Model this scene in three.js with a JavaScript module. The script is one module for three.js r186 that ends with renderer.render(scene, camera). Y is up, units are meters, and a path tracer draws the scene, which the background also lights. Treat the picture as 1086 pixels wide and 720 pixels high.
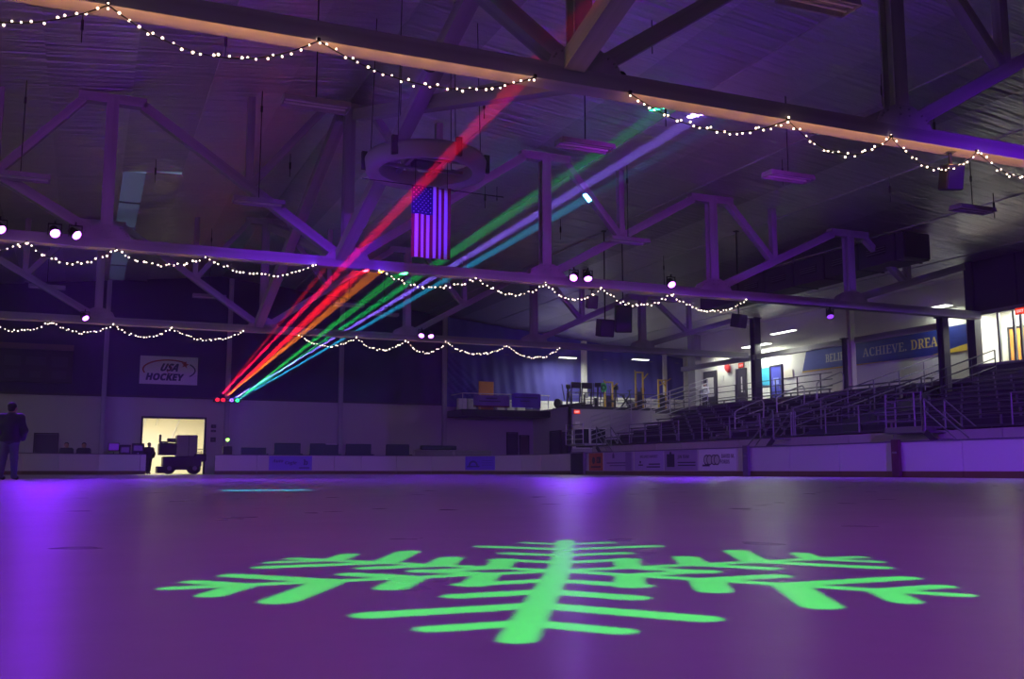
import * as THREE from 'three';
import { mergeGeometries } from 'three/addons/utils/BufferGeometryUtils.js';
import { RoundedBoxGeometry } from 'three/addons/geometries/RoundedBoxGeometry.js';
import { MarchingCubes } from 'three/addons/objects/MarchingCubes.js';
import { RectAreaLightUniformsLib } from 'three/addons/lights/RectAreaLightUniformsLib.js';

RectAreaLightUniformsLib.init();
const scene = new THREE.Scene();
const renderer = new THREE.WebGLRenderer({ antialias: true });
renderer.toneMapping = THREE.LinearToneMapping;
renderer.toneMappingExposure = 1.0;
renderer.shadowMap.enabled = true;

// ---------------------------------------------------------------- camera, sky, haze
const camera = new THREE.PerspectiveCamera(37.65, 1086 / 720, 0.05, 300);
camera.position.set(0, 0.22, 0);
const PITCH = 7.4987 * Math.PI / 180, YAW = 23.1315 * Math.PI / 180;
camera.lookAt(Math.sin(YAW) * Math.cos(PITCH), 0.22 + Math.sin(PITCH), -Math.cos(YAW) * Math.cos(PITCH));
scene.background = new THREE.Color().setRGB(0.11, 0.14, 0.22);          // dusk outside, seen only through the skylight
scene.fog = new THREE.FogExp2(0xffffff, 0.0017);                          // theatrical haze that shows the beams

// ---------------------------------------------------------------- helpers
const V = (x, y, z) => new THREE.Vector3(x, y, z);
let seed = 7;
const rnd = () => { seed = (seed * 1664525 + 1013904223) >>> 0; return seed / 4294967296; };
const rr = (a, b) => a + (b - a) * rnd();
const taken = new Map();
function numbered(n) { const k = taken.get(n) ?? 0; taken.set(n, k + 1); return k ? `${n}_${String(k).padStart(3, '0')}` : n; }
function flags(o) { o.castShadow = true; o.receiveShadow = true; return o; }
function put(o, label, category, group) { o.userData.label = label; o.userData.category = category; if (group) o.userData.group = group; return o; }
function thing(name, label, category, p = [0, 0, 0], turn = 0, group) {
  const g = new THREE.Group(); g.name = numbered(name); g.position.set(...p); g.rotation.y = turn; scene.add(g);
  return put(g, label, category, group);
}
function part(name, geos, mat, parent, label) {
  const g = Array.isArray(geos) ? (geos.length > 1 ? mergeGeometries(geos.map(plain)) : geos[0]) : geos;
  const m = flags(new THREE.Mesh(g, mat)); m.name = name; parent.add(m);
  if (label) m.userData.label = label;
  return m;
}
function plain(g) { const n = g.index ? g.toNonIndexed() : g; for (const k of Object.keys(n.attributes)) if (!['position', 'normal', 'uv'].includes(k)) n.deleteAttribute(k); return n; }
function single(name, geos, mat, label, category, group) {
  const m = part(numbered(name), geos, mat, scene);
  return put(m, label, category, group);
}
function struct(name, geos, mat, parent = scene) {
  const m = part(parent === scene ? numbered(name) : name, geos, mat, parent);
  if (parent === scene) m.userData.kind = 'structure';
  return m;
}
function structGroup(name) { const g = new THREE.Group(); g.name = numbered(name); g.userData.kind = 'structure'; scene.add(g); return g; }
const box = (w, h, d, x = 0, y = 0, z = 0) => new THREE.BoxGeometry(w, h, d).translate(x, y, z);
const span = (x0, x1, y0, y1, z0, z1) => box(Math.abs(x1 - x0), Math.abs(y1 - y0), Math.abs(z1 - z0), (x0 + x1) / 2, (y0 + y1) / 2, (z0 + z1) / 2);
const rbox = (w, h, d, x = 0, y = 0, z = 0, r = 0.03) => new RoundedBoxGeometry(w, h, d, 2, r).translate(x, y, z);
const cyl = (r0, r1, h, x = 0, y = 0, z = 0, n = 16) => new THREE.CylinderGeometry(r0, r1, h, n).translate(x, y, z);
function bar(a, b, w, h, n = 0) {       // straight member from a to b; n > 0 makes it round
  const d = b.clone().sub(a), L = d.length();
  const g = n ? new THREE.CylinderGeometry(w, w, L, n).rotateX(Math.PI / 2) : new THREE.BoxGeometry(w, h, L);
  const m = new THREE.Matrix4().lookAt(a, b, Math.abs(d.y / L) > 0.97 ? V(0, 0, 1) : V(0, 1, 0));
  m.setPosition(a.clone().add(b).multiplyScalar(0.5));
  return g.applyMatrix4(m);
}
const pipe = (a, b, r = 0.025, n = 8) => bar(a, b, r, r, n);
function hbeam(a, b, w, h, t = 0.045) {  // H section: two flanges and a web
  const d = b.clone().sub(a).normalize(), up = Math.abs(d.y) > 0.97 ? V(0, 0, 1) : V(0, 1, 0);
  const side = up.clone().cross(d).normalize(), v = d.clone().cross(side).normalize();
  const o = v.multiplyScalar((h - t) / 2);
  return [bar(a.clone().add(o), b.clone().add(o), w, t), bar(a.clone().sub(o), b.clone().sub(o), w, t), bar(a, b, t, h - t)];
}
// ---- textures
function tex(w, h, draw, srgb = true, repeat) {
  const c = document.createElement('canvas'); c.width = w; c.height = h;
  draw(c.getContext('2d'), w, h);
  const t = new THREE.CanvasTexture(c); if (srgb) t.colorSpace = THREE.SRGBColorSpace;
  t.magFilter = THREE.LinearFilter; if (repeat) { t.wrapS = t.wrapT = THREE.RepeatWrapping; t.repeat.set(...repeat); }
  return t;
}
function noiseTex(n, lo, hi, sx, sy, repeat, srgb = false) {   // layered, tiling value noise as a grey map
  const data = new Uint8Array(n * n * 4), layers = [];
  for (let k = 0; k < 4; k++) { const gx = Math.max(2, Math.round(sx * 2 ** k)), gy = Math.max(2, Math.round(sy * 2 ** k)); layers.push({ gx, gy, a: 0.55 ** k, v: Float32Array.from({ length: gx * gy }, rnd) }); }
  const tot = layers.reduce((s, l) => s + l.a, 0), sm = (t) => t * t * (3 - 2 * t);
  for (let y = 0; y < n; y++) for (let x = 0; x < n; x++) {
    let s = 0;
    for (const l of layers) {
      const fx = x / n * l.gx, fy = y / n * l.gy, ix = Math.floor(fx), iy = Math.floor(fy), tx = sm(fx - ix), ty = sm(fy - iy), jx = (ix + 1) % l.gx, jy = (iy + 1) % l.gy;
      s += l.a * ((l.v[iy * l.gx + ix] * (1 - tx) + l.v[iy * l.gx + jx] * tx) * (1 - ty) + (l.v[jy * l.gx + ix] * (1 - tx) + l.v[jy * l.gx + jx] * tx) * ty);
    }
    const g = Math.round(255 * (lo + (hi - lo) * s / tot)), o = (y * n + x) * 4;
    data[o] = data[o + 1] = data[o + 2] = g; data[o + 3] = 255;
  }
  const t = new THREE.DataTexture(data, n, n); t.magFilter = THREE.LinearFilter; t.wrapS = t.wrapT = THREE.RepeatWrapping; t.repeat.set(...repeat);
  if (srgb) t.colorSpace = THREE.SRGBColorSpace; t.needsUpdate = true; return t;
}
function planarUV(g, ax, ay, s = 1) {    // uv in metres from two of the position axes
  const p = g.attributes.position, uv = new Float32Array(p.count * 2), get = { x: 'getX', y: 'getY', z: 'getZ' };
  for (let i = 0; i < p.count; i++) { uv[2 * i] = p[get[ax]](i) * s; uv[2 * i + 1] = p[get[ay]](i) * s; }
  g.setAttribute('uv', new THREE.BufferAttribute(uv, 2)); return g;
}
const std = (r, g, b, rough = 0.6, metal = 0, extra = {}) => new THREE.MeshStandardMaterial({ color: new THREE.Color().setRGB(r, g, b), roughness: rough, metalness: metal, ...extra });
const glow = (r, g, b, k) => new THREE.MeshStandardMaterial({ color: 0x111111, roughness: 0.5, emissive: new THREE.Color().setRGB(r, g, b), emissiveIntensity: k });

// ---------------------------------------------------------------- materials
const grime = noiseTex(256, 0.72, 1, 6, 6, [0.25, 0.25], true);
const M = {
  steel: std(0.50, 0.48, 0.50, 0.55, 0, { map: grime }),
  white: std(0.74, 0.72, 0.70, 0.6),
  wallpaint: std(0.60, 0.57, 0.56, 0.8, 0, { map: noiseTex(256, 0.82, 1, 5, 5, [0.12, 0.12], true) }),
  cream: std(0.78, 0.74, 0.60, 0.8),
  offwhite: std(0.80, 0.79, 0.72, 0.75),
  tarp: std(0.022, 0.018, 0.075, 0.7),
  curtain: std(0.08, 0.07, 0.38, 0.75),
  black: std(0.012, 0.012, 0.014, 0.55),
  dark: std(0.035, 0.033, 0.04, 0.6),
  siding: std(0.06, 0.055, 0.065, 0.7),
  concrete: std(0.22, 0.21, 0.20, 0.85, 0, { map: grime }),
  alu: std(0.50, 0.50, 0.50, 0.4, 0.8),
  galv: std(0.27, 0.27, 0.27, 0.45, 0.6),
  bleach: std(0.14, 0.14, 0.135, 0.45, 0.35),
  rubber: std(0.02, 0.02, 0.02, 0.9),
  board: std(0.72, 0.70, 0.74, 0.35),
  kick: std(0.16, 0.10, 0.03, 0.5),
  caprail: std(0.16, 0.13, 0.20, 0.45),
  orange: std(0.75, 0.30, 0.05, 0.55),
  yellow: std(0.70, 0.48, 0.04, 0.45),
  greenpad: std(0.02, 0.07, 0.065, 0.5),
  bluedoor: std(0.06, 0.07, 0.42, 0.5),
  teal: std(0.05, 0.42, 0.62, 0.6),
  darkdoor: std(0.05, 0.045, 0.06, 0.45),
  red: std(0.5, 0.02, 0.02, 0.5),
  skin: std(0.45, 0.26, 0.18, 0.6),
  jacket: std(0.035, 0.03, 0.06, 0.75),
  jeans: std(0.10, 0.10, 0.20, 0.8),
  hair: std(0.015, 0.010, 0.008, 0.7),
  glass: new THREE.MeshPhysicalMaterial({ color: 0xffffff, transmission: 1, roughness: 0.03, thickness: 0, ior: 1.5 }),
  darkglass: std(0.012, 0.012, 0.03, 0.12),
};
const VIOLET = new THREE.Color().setRGB(0.20, 0.006, 1.0), PLUM = new THREE.Color().setRGB(0.50, 0.022, 1.0);
const lensGlow = glow(0.55, 0.12, 1.0, 14);
const bulbGlow = glow(1.0, 0.70, 0.52, 8), bulbGlowFar = glow(1.0, 0.74, 0.62, 5);
const tubeGlow = glow(0.95, 1.0, 0.88, 5);
const exitGlow = glow(1.0, 0.10, 0.03, 1.6);

// ceiling height: shallow gable with its ridge over x = 7.86
const RIDGE = 7.86, ceilY = (x) => 12.9 - 0.11 * Math.abs(x - RIDGE);
const ceilAt = (x) => ceilY(x) + (Math.floor((x - RIDGE) / 2.35) & 1 ? 0.045 : 0) + 0.004;
const END = -67, XR = 44, XL = -24, ZN = 12;

// ---------------------------------------------------------------- ice, floor
function roundRect(x0, x1, z0, z1, r) {
  const s = new THREE.Shape();
  s.moveTo(x0 + r, -z0); s.lineTo(x1 - r, -z0); s.absarc(x1 - r, -z0 - r, r, Math.PI / 2, 0, true);
  s.lineTo(x1, -z1 + r); s.absarc(x1 - r, -z1 + r, r, 0, -Math.PI / 2, true);
  s.lineTo(x0 + r, -z1); s.absarc(x0 + r, -z1 + r, r, -Math.PI / 2, -Math.PI, true);
  s.lineTo(x0, -z0 - r); s.absarc(x0 + r, -z0 - r, r, Math.PI, Math.PI / 2, true);
  return s;
}
const RX0 = -5.5, RX1 = 24.5, RZ0 = -61.5, RZ1 = 2.5, RAD = 8.5;
const iceMat = new THREE.MeshPhysicalMaterial({
  color: new THREE.Color().setRGB(0.37, 0.355, 0.40), roughness: 0.34, ior: 1.31, specularIntensity: 0.42,
  roughnessMap: noiseTex(512, 0.75, 1.0, 9, 9, [0.35, 0.35]),
  bumpMap: noiseTex(512, 0, 1, 14, 14, [0.4, 0.4]), bumpScale: 0.0022,
});
{
  const g = new THREE.ExtrudeGeometry(roundRect(RX0, RX1, RZ0, RZ1, RAD), { depth: 0.05, bevelEnabled: false, curveSegments: 24 }).rotateX(-Math.PI / 2).translate(0, -0.05, 0);
  struct('ice_sheet', planarUV(g, 'x', 'z'), iceMat);
  struct('floor', planarUV(span(XL, XR, -0.3, -0.052, ZN, END - 9), 'x', 'z'), M.concrete);
  struct('apron', span(RX0 + 8.7, RX1 - 9, -0.052, -0.004, RZ0 - 0.02, END - 8.2), M.concrete);
}

// ---------------------------------------------------------------- ceiling of reflective sheet, laid in long strips
const ceilMat = new THREE.MeshStandardMaterial({
  color: new THREE.Color().setRGB(0.74, 0.72, 0.73), metalness: 0.88, roughness: 0.38,
  bumpMap: noiseTex(512, 0, 1, 3, 40, [0.08, 0.16]), bumpScale: 0.14, roughnessMap: noiseTex(256, 0.7, 1, 4, 24, [0.1, 0.1]),
});
const ceilMats = [1, 0.82, 1.12].map((k) => { const m = ceilMat.clone(); m.color.multiplyScalar(k); return m; });
{
  const c = structGroup('ceiling'), W = 2.35;
  for (let k = -14; k < 16; k++) {
    const x0 = RIDGE + k * W, x1 = x0 + W; if (x1 < XL - 1 || x0 > XR + 1) continue;
    const lift = (k & 1) * 0.045, y0 = ceilY(x0) + lift, y1 = ceilY(x1) + lift;
    const cut = k === -3;                                     // the strip that holds the skylight
    const runs = cut ? [[ZN, -42]] : [[ZN, END - 0.3]];
    for (const [za, zb] of runs) part('ceiling_panel', planarUV(bar(V((x0 + x1) / 2, (y0 + y1) / 2 + 0.03, za), V((x0 + x1) / 2, (y0 + y1) / 2 + 0.03, zb), W + 0.06, 0.05).translate(-(x0 + x1) / 2, -(y0 + y1) / 2, 0).rotateZ(Math.atan2(y1 - y0, W)).translate((x0 + x1) / 2, (y0 + y1) / 2, 0), 'x', 'z'), ceilMats[(k * 7 + 70) % 3], c);
    if (cut) {
      const sx = x0 + 0.06, ex = x0 + 0.95, ym = (ceilY(sx) + ceilY(ex)) / 2;
      part('ceiling_panel', planarUV(span(ex, x1, ceilY(ex) + 0.02, ceilY(ex) + 0.09, -42, END - 0.3), 'x', 'z'), ceilMat, c);
      part('ceiling_panel', planarUV(span(x0 - 0.05, sx, ceilY(sx) + 0.0, ceilY(sx) + 0.07, -42, END - 0.3), 'x', 'z'), ceilMat, c);
      const w = structGroup('window_1');
      for (let z = -42; z > END; z -= 5) {
        part('pane', span(sx, ex, ym + 0.02, ym + 0.03, z, Math.max(z - 4.9, END)), new THREE.MeshPhysicalMaterial({ color: 0xdde4ee, transmission: 0.9, roughness: 0.6, thickness: 0 }), w);
        part('window_bar', span(sx, ex, ym - 0.03, ym + 0.05, z - 4.9, z - 5), M.galv, w);
      }
    }
  }
}

// ---------------------------------------------------------------- walls
const DOOR = { x0: 3.33, x1: 7.05, y1: 3.5 };
{
  const w = structGroup('wall_end');
  part('lower_wall', [span(XL, DOOR.x0, -0.05, 4.87, END, END - 0.3), span(DOOR.x1, XR, -0.05, 4.87, END, END - 0.3), span(DOOR.x0, DOOR.x1, DOOR.y1, 4.87, END, END - 0.3)], M.wallpaint, w);
  part('upper_wall', span(XL, XR, 4.87, 13.2, END, END - 0.3), M.tarp, w);
  part('door_frame', [span(DOOR.x0 - 0.12, DOOR.x0, 0, DOOR.y1 + 0.12, END + 0.06, END - 0.1), span(DOOR.x1, DOOR.x1 + 0.12, 0, DOOR.y1 + 0.12, END + 0.06, END - 0.1), span(DOOR.x0, DOOR.x1, DOOR.y1, DOOR.y1 + 0.12, END + 0.06, END - 0.1)], M.dark, w);
  part('ledge', span(XL, 23.2, 4.80, 4.92, END, END + 0.12), M.dark, w);
  // sheets of dark tarpaulin between the columns, gently billowing
  const cols = [-6.5, 0.95, 8.4, 15.85, 23.3];
  for (let k = 0; k < 4; k++) {
    const x0 = cols[k] + 0.2, x1 = cols[k + 1] - 0.2, g = new THREE.PlaneGeometry(x1 - x0, 7.2, 30, 12).translate((x0 + x1) / 2, 8.6, END + 0.12), p = g.attributes.position;
    for (let i = 0; i < p.count; i++) { const x = p.getX(i), y = p.getY(i); p.setZ(i, END + 0.14 + 0.05 * Math.sin(x * 2.1 + k) * Math.sin(y * 0.6) + 0.02 * Math.sin(x * 7 + y * 2)); p.setY(i, Math.min(y, ceilY(x) - 0.02)); }
    g.computeVertexNormals(); part('tarpaulin', g, M.tarp, w);
  }
}
struct('wall_left', span(XL - 0.3, XL, -0.05, 10, ZN, END), M.wallpaint);
struct('wall_back', span(XL, XR, -0.05, 13.2, ZN, ZN + 0.3), M.wallpaint);
struct('wall_right', [span(XR, XR + 0.3, -0.05, 10, ZN, END), span(39, XR, -0.05, 10.2, -58.7, -59)], M.wallpaint);
// columns standing against the end wall
for (const x of [0.95, 8.4, 15.85, 23.3]) {
  const t = thing('wall_column', 'slender steel column on the end wall with dark tarpaulin on both sides', 'column', [x, 0, END + 0.25], 0, 'steel columns of the end wall');
  part('shaft', hbeam(V(0, 0, 0), V(0, ceilY(x) - 0.05, 0), 0.28, 0.3), M.steel, t);
  part('base_plate', box(0.5, 0.04, 0.5, 0, 0.02, 0), M.steel, t);
}
// garage behind the end wall where the ice machine stands
{
  const w = structGroup('wall_garage'), z0 = END - 0.3, z1 = END - 8;
  part('wall_panel', [span(1.2, 1.4, -0.05, 4.4, z0, z1), span(8.6, 8.8, -0.05, 4.4, z0, z1), span(1.2, 8.8, -0.05, 4.4, z1, z1 - 0.2)], M.cream, w);
  part('roof_slab', span(1.2, 8.8, 4.4, 4.6, z0, z1), M.cream, w);
  const l = thing('unseen_garage_light', 'unseen light batten on the ceiling of the garage, placed to light the doorway', 'light', [4.4, 4.3, END - 3.2]);  // out of view above the door head, lights the garage
  part('housing', box(3.2, 0.08, 0.4, 0, 0.05, 0), M.white, l); part('tube', box(3.1, 0.05, 0.3, 0, -0.01, 0), glow(1, 0.92, 0.68, 4), l);
  const a = new THREE.RectAreaLight(new THREE.Color().setRGB(1, 0.92, 0.66), 150, 3.1, 0.5); a.name = 'unseen_garage_area'; a.position.set(4.4, 4.24, END - 3.2); a.rotation.x = -Math.PI / 2; scene.add(a);
  // bright diagonal braces seen on the garage wall
  for (const [xa, ya, xb, yb] of [[3.5, 2.0, 4.0, 4.3], [4.6, 3.4, 4.8, 4.3], [5.6, 2.2, 6.3, 4.2]]) single('wall_brace', pipe(V(xa, ya, z1 + 0.06), V(xb, yb, z1 + 0.06), 0.05), M.white, 'thin white brace against the cream garage wall', 'brace', 'braces on the garage wall');
  const h = thing('hose_reel', 'coiled hose hung on the right hand garage wall', 'hose', [7.25, 0.9, END - 0.9]);
  h.position.x = 8.45;
  part('coil', [0, 1, 2].map((k) => new THREE.TorusGeometry(0.5 - k * 0.05, 0.04, 6, 20).rotateY(Math.PI / 2).translate(0, 0.75 + k * 0.02, -k * 0.1)), M.orange, h);
  part('bracket', box(0.2, 0.3, 0.15, 0.05, 1.1, 0), M.galv, h);
}

// ---------------------------------------------------------------- trusses
const POSTS = [-14.4, -7.0, 0.28, RIDGE, 15.3, 22.65, 29.6, 37.0];
const BOT = 7.0, CH = 0.34, CW = 0.44;
function truss(z, label) {
  const t = thing('roof_truss', label, 'truss', [0, 0, z], 0, undefined);
  const y0 = BOT + CH / 2;
  part('bottom_chord', new RoundedBoxGeometry(XR + 14 - 7.2, CH, CW, 1, 0.015).translate((-14 + 37) / 2 + 0.0, y0, 0), M.steel, t);
  for (let k = 0; k < POSTS.length - 1; k++) {
    const a = POSTS[k], b = POSTS[k + 1];
    if (ceilY(a) > BOT + 1 && ceilY(b) > BOT + 1) part('top_chord', bar(V(a, ceilY(a) + 0.28, 0), V(b, ceilY(b) + 0.28, 0), 0.3, 0.3), M.steel, t);
  }
  for (const x of POSTS) if (x < 36.5) part('post', hbeam(V(x, BOT + CH, 0), V(x, ceilY(x) - 0.2, 0), 0.36, 0.36), M.steel, t);
  for (const x of POSTS) if (x < 36.5) part('head_beam', bar(V(x - 1.0, ceilY(x) - 0.26, 0), V(x + 1.0, ceilY(x) - 0.26, 0), 0.34, 0.3), M.steel, t);
  for (let k = 0; k < POSTS.length - 1; k++) {
    const inner = POSTS[k] >= RIDGE - 0.1 ? POSTS[k] : POSTS[k + 1], outer = POSTS[k] >= RIDGE - 0.1 ? POSTS[k + 1] : POSTS[k];
    const A = V(inner, BOT + CH * 0.7, 0), B = V(outer - Math.sign(outer - inner) * 0.8, ceilY(outer) - 0.35, 0), mid = A.clone().lerp(B, 0.49);
    const s = Math.sign(outer - inner);
    part('diagonal', bar(A.clone().add(V(s * 0.45, 0.3, 0)), B.clone().add(V(-s * 0.1, 0, 0)), 0.34, 0.30), M.steel, t);
    part('strut', bar(mid, V(inner + s * 0.85, ceilY(inner) - 0.35, 0), 0.26, 0.24), M.steel, t);
    part('hanger', bar(mid, V(mid.x, ceilY(mid.x) + 0.02, 0), 0.24, 0.24), M.steel, t);
  }
  for (const x of POSTS) if (x < 36.5) {
    const s = new THREE.Shape([[-0.75, 0], [0.75, 0], [0.62, 0.26], [0.22, 0.46], [-0.22, 0.46], [-0.62, 0.26]].map((p) => new THREE.Vector2(...p)));
    const g = new THREE.ExtrudeGeometry(s, { depth: 0.03, bevelEnabled: false });
    const p = part('gusset_plate', [g.clone().translate(x, BOT + CH - 0.05, CW / 2 - 0.02), g.clone().translate(x, BOT + CH - 0.05, -CW / 2 - 0.01)], M.steel, t);
    const bolts = []; for (const [bx, by] of [[-0.58, 0.2], [-0.46, 0.28], [-0.62, 0.14], [0.58, 0.2], [0.46, 0.28], [0.62, 0.14], [-0.12, 0.38], [0.12, 0.38], [-0.12, 0.24], [0.12, 0.24]]) bolts.push(new THREE.CylinderGeometry(0.024, 0.024, 0.03, 6).rotateX(Math.PI / 2).translate(x + bx, BOT + CH - 0.05 + by, CW / 2 + 0.02));
    part('bolts', bolts, M.galv, p).userData.kind = 'stuff';
  }
  return t;
}
const TZ = [2.1, -15.3, -32.7, -49.95];
truss(TZ[0], 'steel roof truss over the ice that carries the snowflake projector');
truss(TZ[1], 'steel roof truss with the thickest beam, glowing orange underneath, above the hung flag');
truss(TZ[2], 'steel roof truss with pairs of violet spotlights, between flag and gym');
truss(TZ[3], 'steel roof truss closest to the end wall above the gym balcony');
// sway braces along the ridge line, from the foot of one truss to the head of the next
for (let k = 0; k < 3; k++) {
  const za = TZ[k], zb = TZ[k + 1];
  const where = ['over the projector truss', 'between flag and thick beam', 'behind the laser beams'][k];
  single('sway_brace', bar(V(RIDGE - 0.23, ceilY(RIDGE) - 0.5, za - 0.3), V(RIDGE - 0.23, BOT + 0.4, zb + 0.2), 0.4, 0.36), M.steel, `heavy steel ridge brace ${where}, its foot on the farther truss`, 'brace');
  single('sway_brace', bar(V(RIDGE + 0.23, BOT + 0.4, za - 0.5), V(RIDGE + 0.23, ceilY(RIDGE) - 0.55, zb + 0.3), 0.4, 0.36), M.steel, `heavy steel ridge brace ${where}, rising toward the end wall`, 'brace');
}

// ---------------------------------------------------------------- string lights in swags under the trusses
const bulbGeo = new THREE.IcosahedronGeometry(1, 1), dropGeo = new THREE.CylinderGeometry(0.008, 0.008, 0.05, 5);
function garland(z, pts, sag, r, label, lamps) {
  const t = thing('string_light', label, 'string lights', [0, 0, z], 0, undefined);
  const wires = [], y = BOT - 0.02;
  for (let k = 0; k < pts.length - 1; k++) {
    const a = pts[k], b = pts[k + 1], n = Math.round((b - a) / 0.135), line = [], s = sag * rr(0.85, 1.15);
    const at = (u) => V(a + (b - a) * u, y - 4 * s * u * (1 - u), 0);
    for (let i = 0; i <= 14; i++) line.push(at(i / 14));
    wires.push(new THREE.TubeGeometry(new THREE.CatmullRomCurve3(line), 24, 0.011, 4));
    for (let i = 0; i <= n; i++) {
      const p = at(THREE.MathUtils.clamp((i + rr(-0.35, 0.35)) / n, 0, 1)).add(V(0, rr(-0.055, 0.05), rr(-0.03, 0.03)));
      const m = new THREE.Mesh(bulbGeo, lamps > 3 ? bulbGlow : bulbGlowFar); m.name = 'bulb'; m.scale.setScalar(r * rr(0.75, 1.15)); m.position.copy(p); t.add(m);
    }
    for (let i = 0; i < lamps; i++) { const l = new THREE.PointLight(new THREE.Color().setRGB(1, 0.42, 0.13), lamps > 3 ? 0.26 : 0.09); l.name = 'string_point'; l.position.set(a + (b - a) * (i + 0.5) / lamps, BOT - 0.27, z - 0.12); l.shadow.radius = 3; l.castShadow = true; scene.add(l); }
  }
  for (const x of pts) wires.push(box(0.05, 0.06, 0.05, x, y + 0.02, 0));
  part('wire', wires, M.rubber, t);
}
garland(TZ[1] + 0.26, [-3.3, -0.01, 3.09, 6.86], 0.5, 0.019, 'string of small bulbs in swags on the thick beam, left of the big gusset joint', 7);
garland(TZ[1] + 0.26, [8.75, 12.26, 14.87, 17.25, 20.0], 0.46, 0.019, 'string of small bulbs in swags on the thick beam, between gusset joint and loudspeaker', 6);
garland(TZ[2] + 0.26, [-4.4, -1.9, 0.59, 3.24, 6.79], 0.46, 0.028, 'string of bulbs in swags below the pair of violet lamps left of the laser beams', 2);
garland(TZ[2] + 0.26, [8.93, 12.48, 15.21, 17.47, 20.56, 24.04], 0.5, 0.028, 'string of bulbs in swags on the truss right behind the flag', 2);
garland(TZ[3] + 0.26, [-4.5, -1.7, 0.95, 3.55, 6.88], 0.45, 0.03, 'string of bulbs in swags above the hockey sign on the end wall', 2);
garland(TZ[3] + 0.26, [9.6, 12.55, 15.17, 17.41, 20.9, 24.15], 0.55, 0.03, 'string of bulbs in swags in front of the blue gym curtain', 2);

// ---------------------------------------------------------------- violet wash lamps
function wash(p, to, I, label, angle = 0.52, dim = 1, color = VIOLET) {
  const t = thing('spotlight', label, 'spotlight', [p[0], p[1], p[2]], 0, undefined);
  const d = V(...to).sub(V(...p)).normalize(), q = new THREE.Quaternion().setFromUnitVectors(V(0, 0, 1), d), R = (g) => g.applyQuaternion(q);
  part('can', [R(new THREE.CylinderGeometry(0.15, 0.12, 0.34, 18, 1, true).rotateX(Math.PI / 2).translate(0, 0, -0.05)), R(cyl(0.12, 0.10, 0.03).rotateX(Math.PI / 2).translate(0, 0, -0.22))], M.black, t);
  part('lens', R(new THREE.CylinderGeometry(0.135, 0.135, 0.03, 20).rotateX(Math.PI / 2).translate(0, 0, 0.07)), dim < 1 ? glow(0.3, 0.06, 1.0, 1.5) : lensGlow, t);
  part('yoke', [box(0.03, 0.34, 0.05, -0.18, 0.08, 0), box(0.03, 0.34, 0.05, 0.18, 0.08, 0), box(0.39, 0.03, 0.05, 0, 0.25, 0), box(0.05, 0.12, 0.05, 0, 0.3, 0)], M.black, t);
  const l = new THREE.SpotLight(color, I * 0.135, 0, angle, 0.8, 2); l.name = 'spot_beam'; l.position.set(...p).add(d.clone().multiplyScalar(0.14)); l.target.position.set(...to); l.shadow.radius = 5; l.castShadow = true; scene.add(l, l.target);
}
const z2 = TZ[2] + 0.42, z3 = TZ[3] + 0.42;
wash([-2.62, 7.3, z2], [2, 0, -25], 2700, 'violet spotlight on the truss beam, end one of three, beside the brightest one');
wash([-1.15, 7.32, z2], [1.5, 0, -23], 3400, 'brightest violet spotlight, middle of the three left of the laser beams');
wash([-0.58, 7.32, z2], [6, 0, -24], 1300, 'small violet spotlight just right of the brightest one, over a bulb swag');
wash([16.27, 7.3, z2], [10, 0, -25], 2600, 'violet spotlight, left one of the close pair right of the flag');
wash([16.85, 7.33, z2], [15, 0, -27], 2200, 'violet spotlight, right one of the close pair right of the flag');
wash([20.45, 7.36, z2], [19, 0, -24], 4400, 'single violet spotlight above a bulb swag, right of the close pair');
wash([28.38, 6.66, TZ[2] + 0.1], [26, 0, -28], 300, 'violet lamp hung under the beam in front of the painted wall banner', 0.4, 0.12);
wash([-0.28, 7.24, z3], [4, 0, -42], 2600, 'violet spotlight on the far truss above the hockey sign');
wash([16.0, 7.3, z3], [12, 0, -43], 1300, 'violet spotlight on the far truss, left one of the pair above the dark tarpaulin');
wash([16.5, 7.3, z3], [16, 0, -43], 2600, 'violet spotlight on the far truss, right one of the pair above the dark tarpaulin');
wash([0.28, 6.9, TZ[0] + 0.45], [3, 0, -6], 740, 'unseen violet spotlight beside the snowflake projector, placed to light the near ice', 0.85, 1, PLUM);  // out of view overhead, placed to light the ice near the camera
wash([12.3, 6.9, TZ[0] + 0.45], [24.5, 0.3, -25], 13000, 'unseen violet spotlight farther along the projector truss, placed to light the side boards', 0.38, 1, VIOLET);  // out of view, placed to throw violet onto the side boards
const zb1 = TZ[1] - 0.45;
wash([2.6, 7.27, zb1], [-3, 12.2, -27], 750, 'unseen violet spotlight behind the thick beam, placed to light the ceiling near the skylight', 0.7, 1, PLUM);  // out of view behind the chord, lights the ceiling on the left
wash([13.6, 7.27, zb1], [18, 9.5, -32.7], 1150, 'unseen violet spotlight behind the thick beam, placed to light the truss with the lamp pair', 0.6, 1, PLUM);  // hidden by the chord, lights the near faces of the next truss
wash([5.2, 7.27, zb1], [9, 0.8, -61], 6000, 'unseen violet spotlight behind the thick beam, placed to light the end boards', 0.3, 1, VIOLET);  // unseen behind the chord, gives the end boards their violet light

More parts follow.
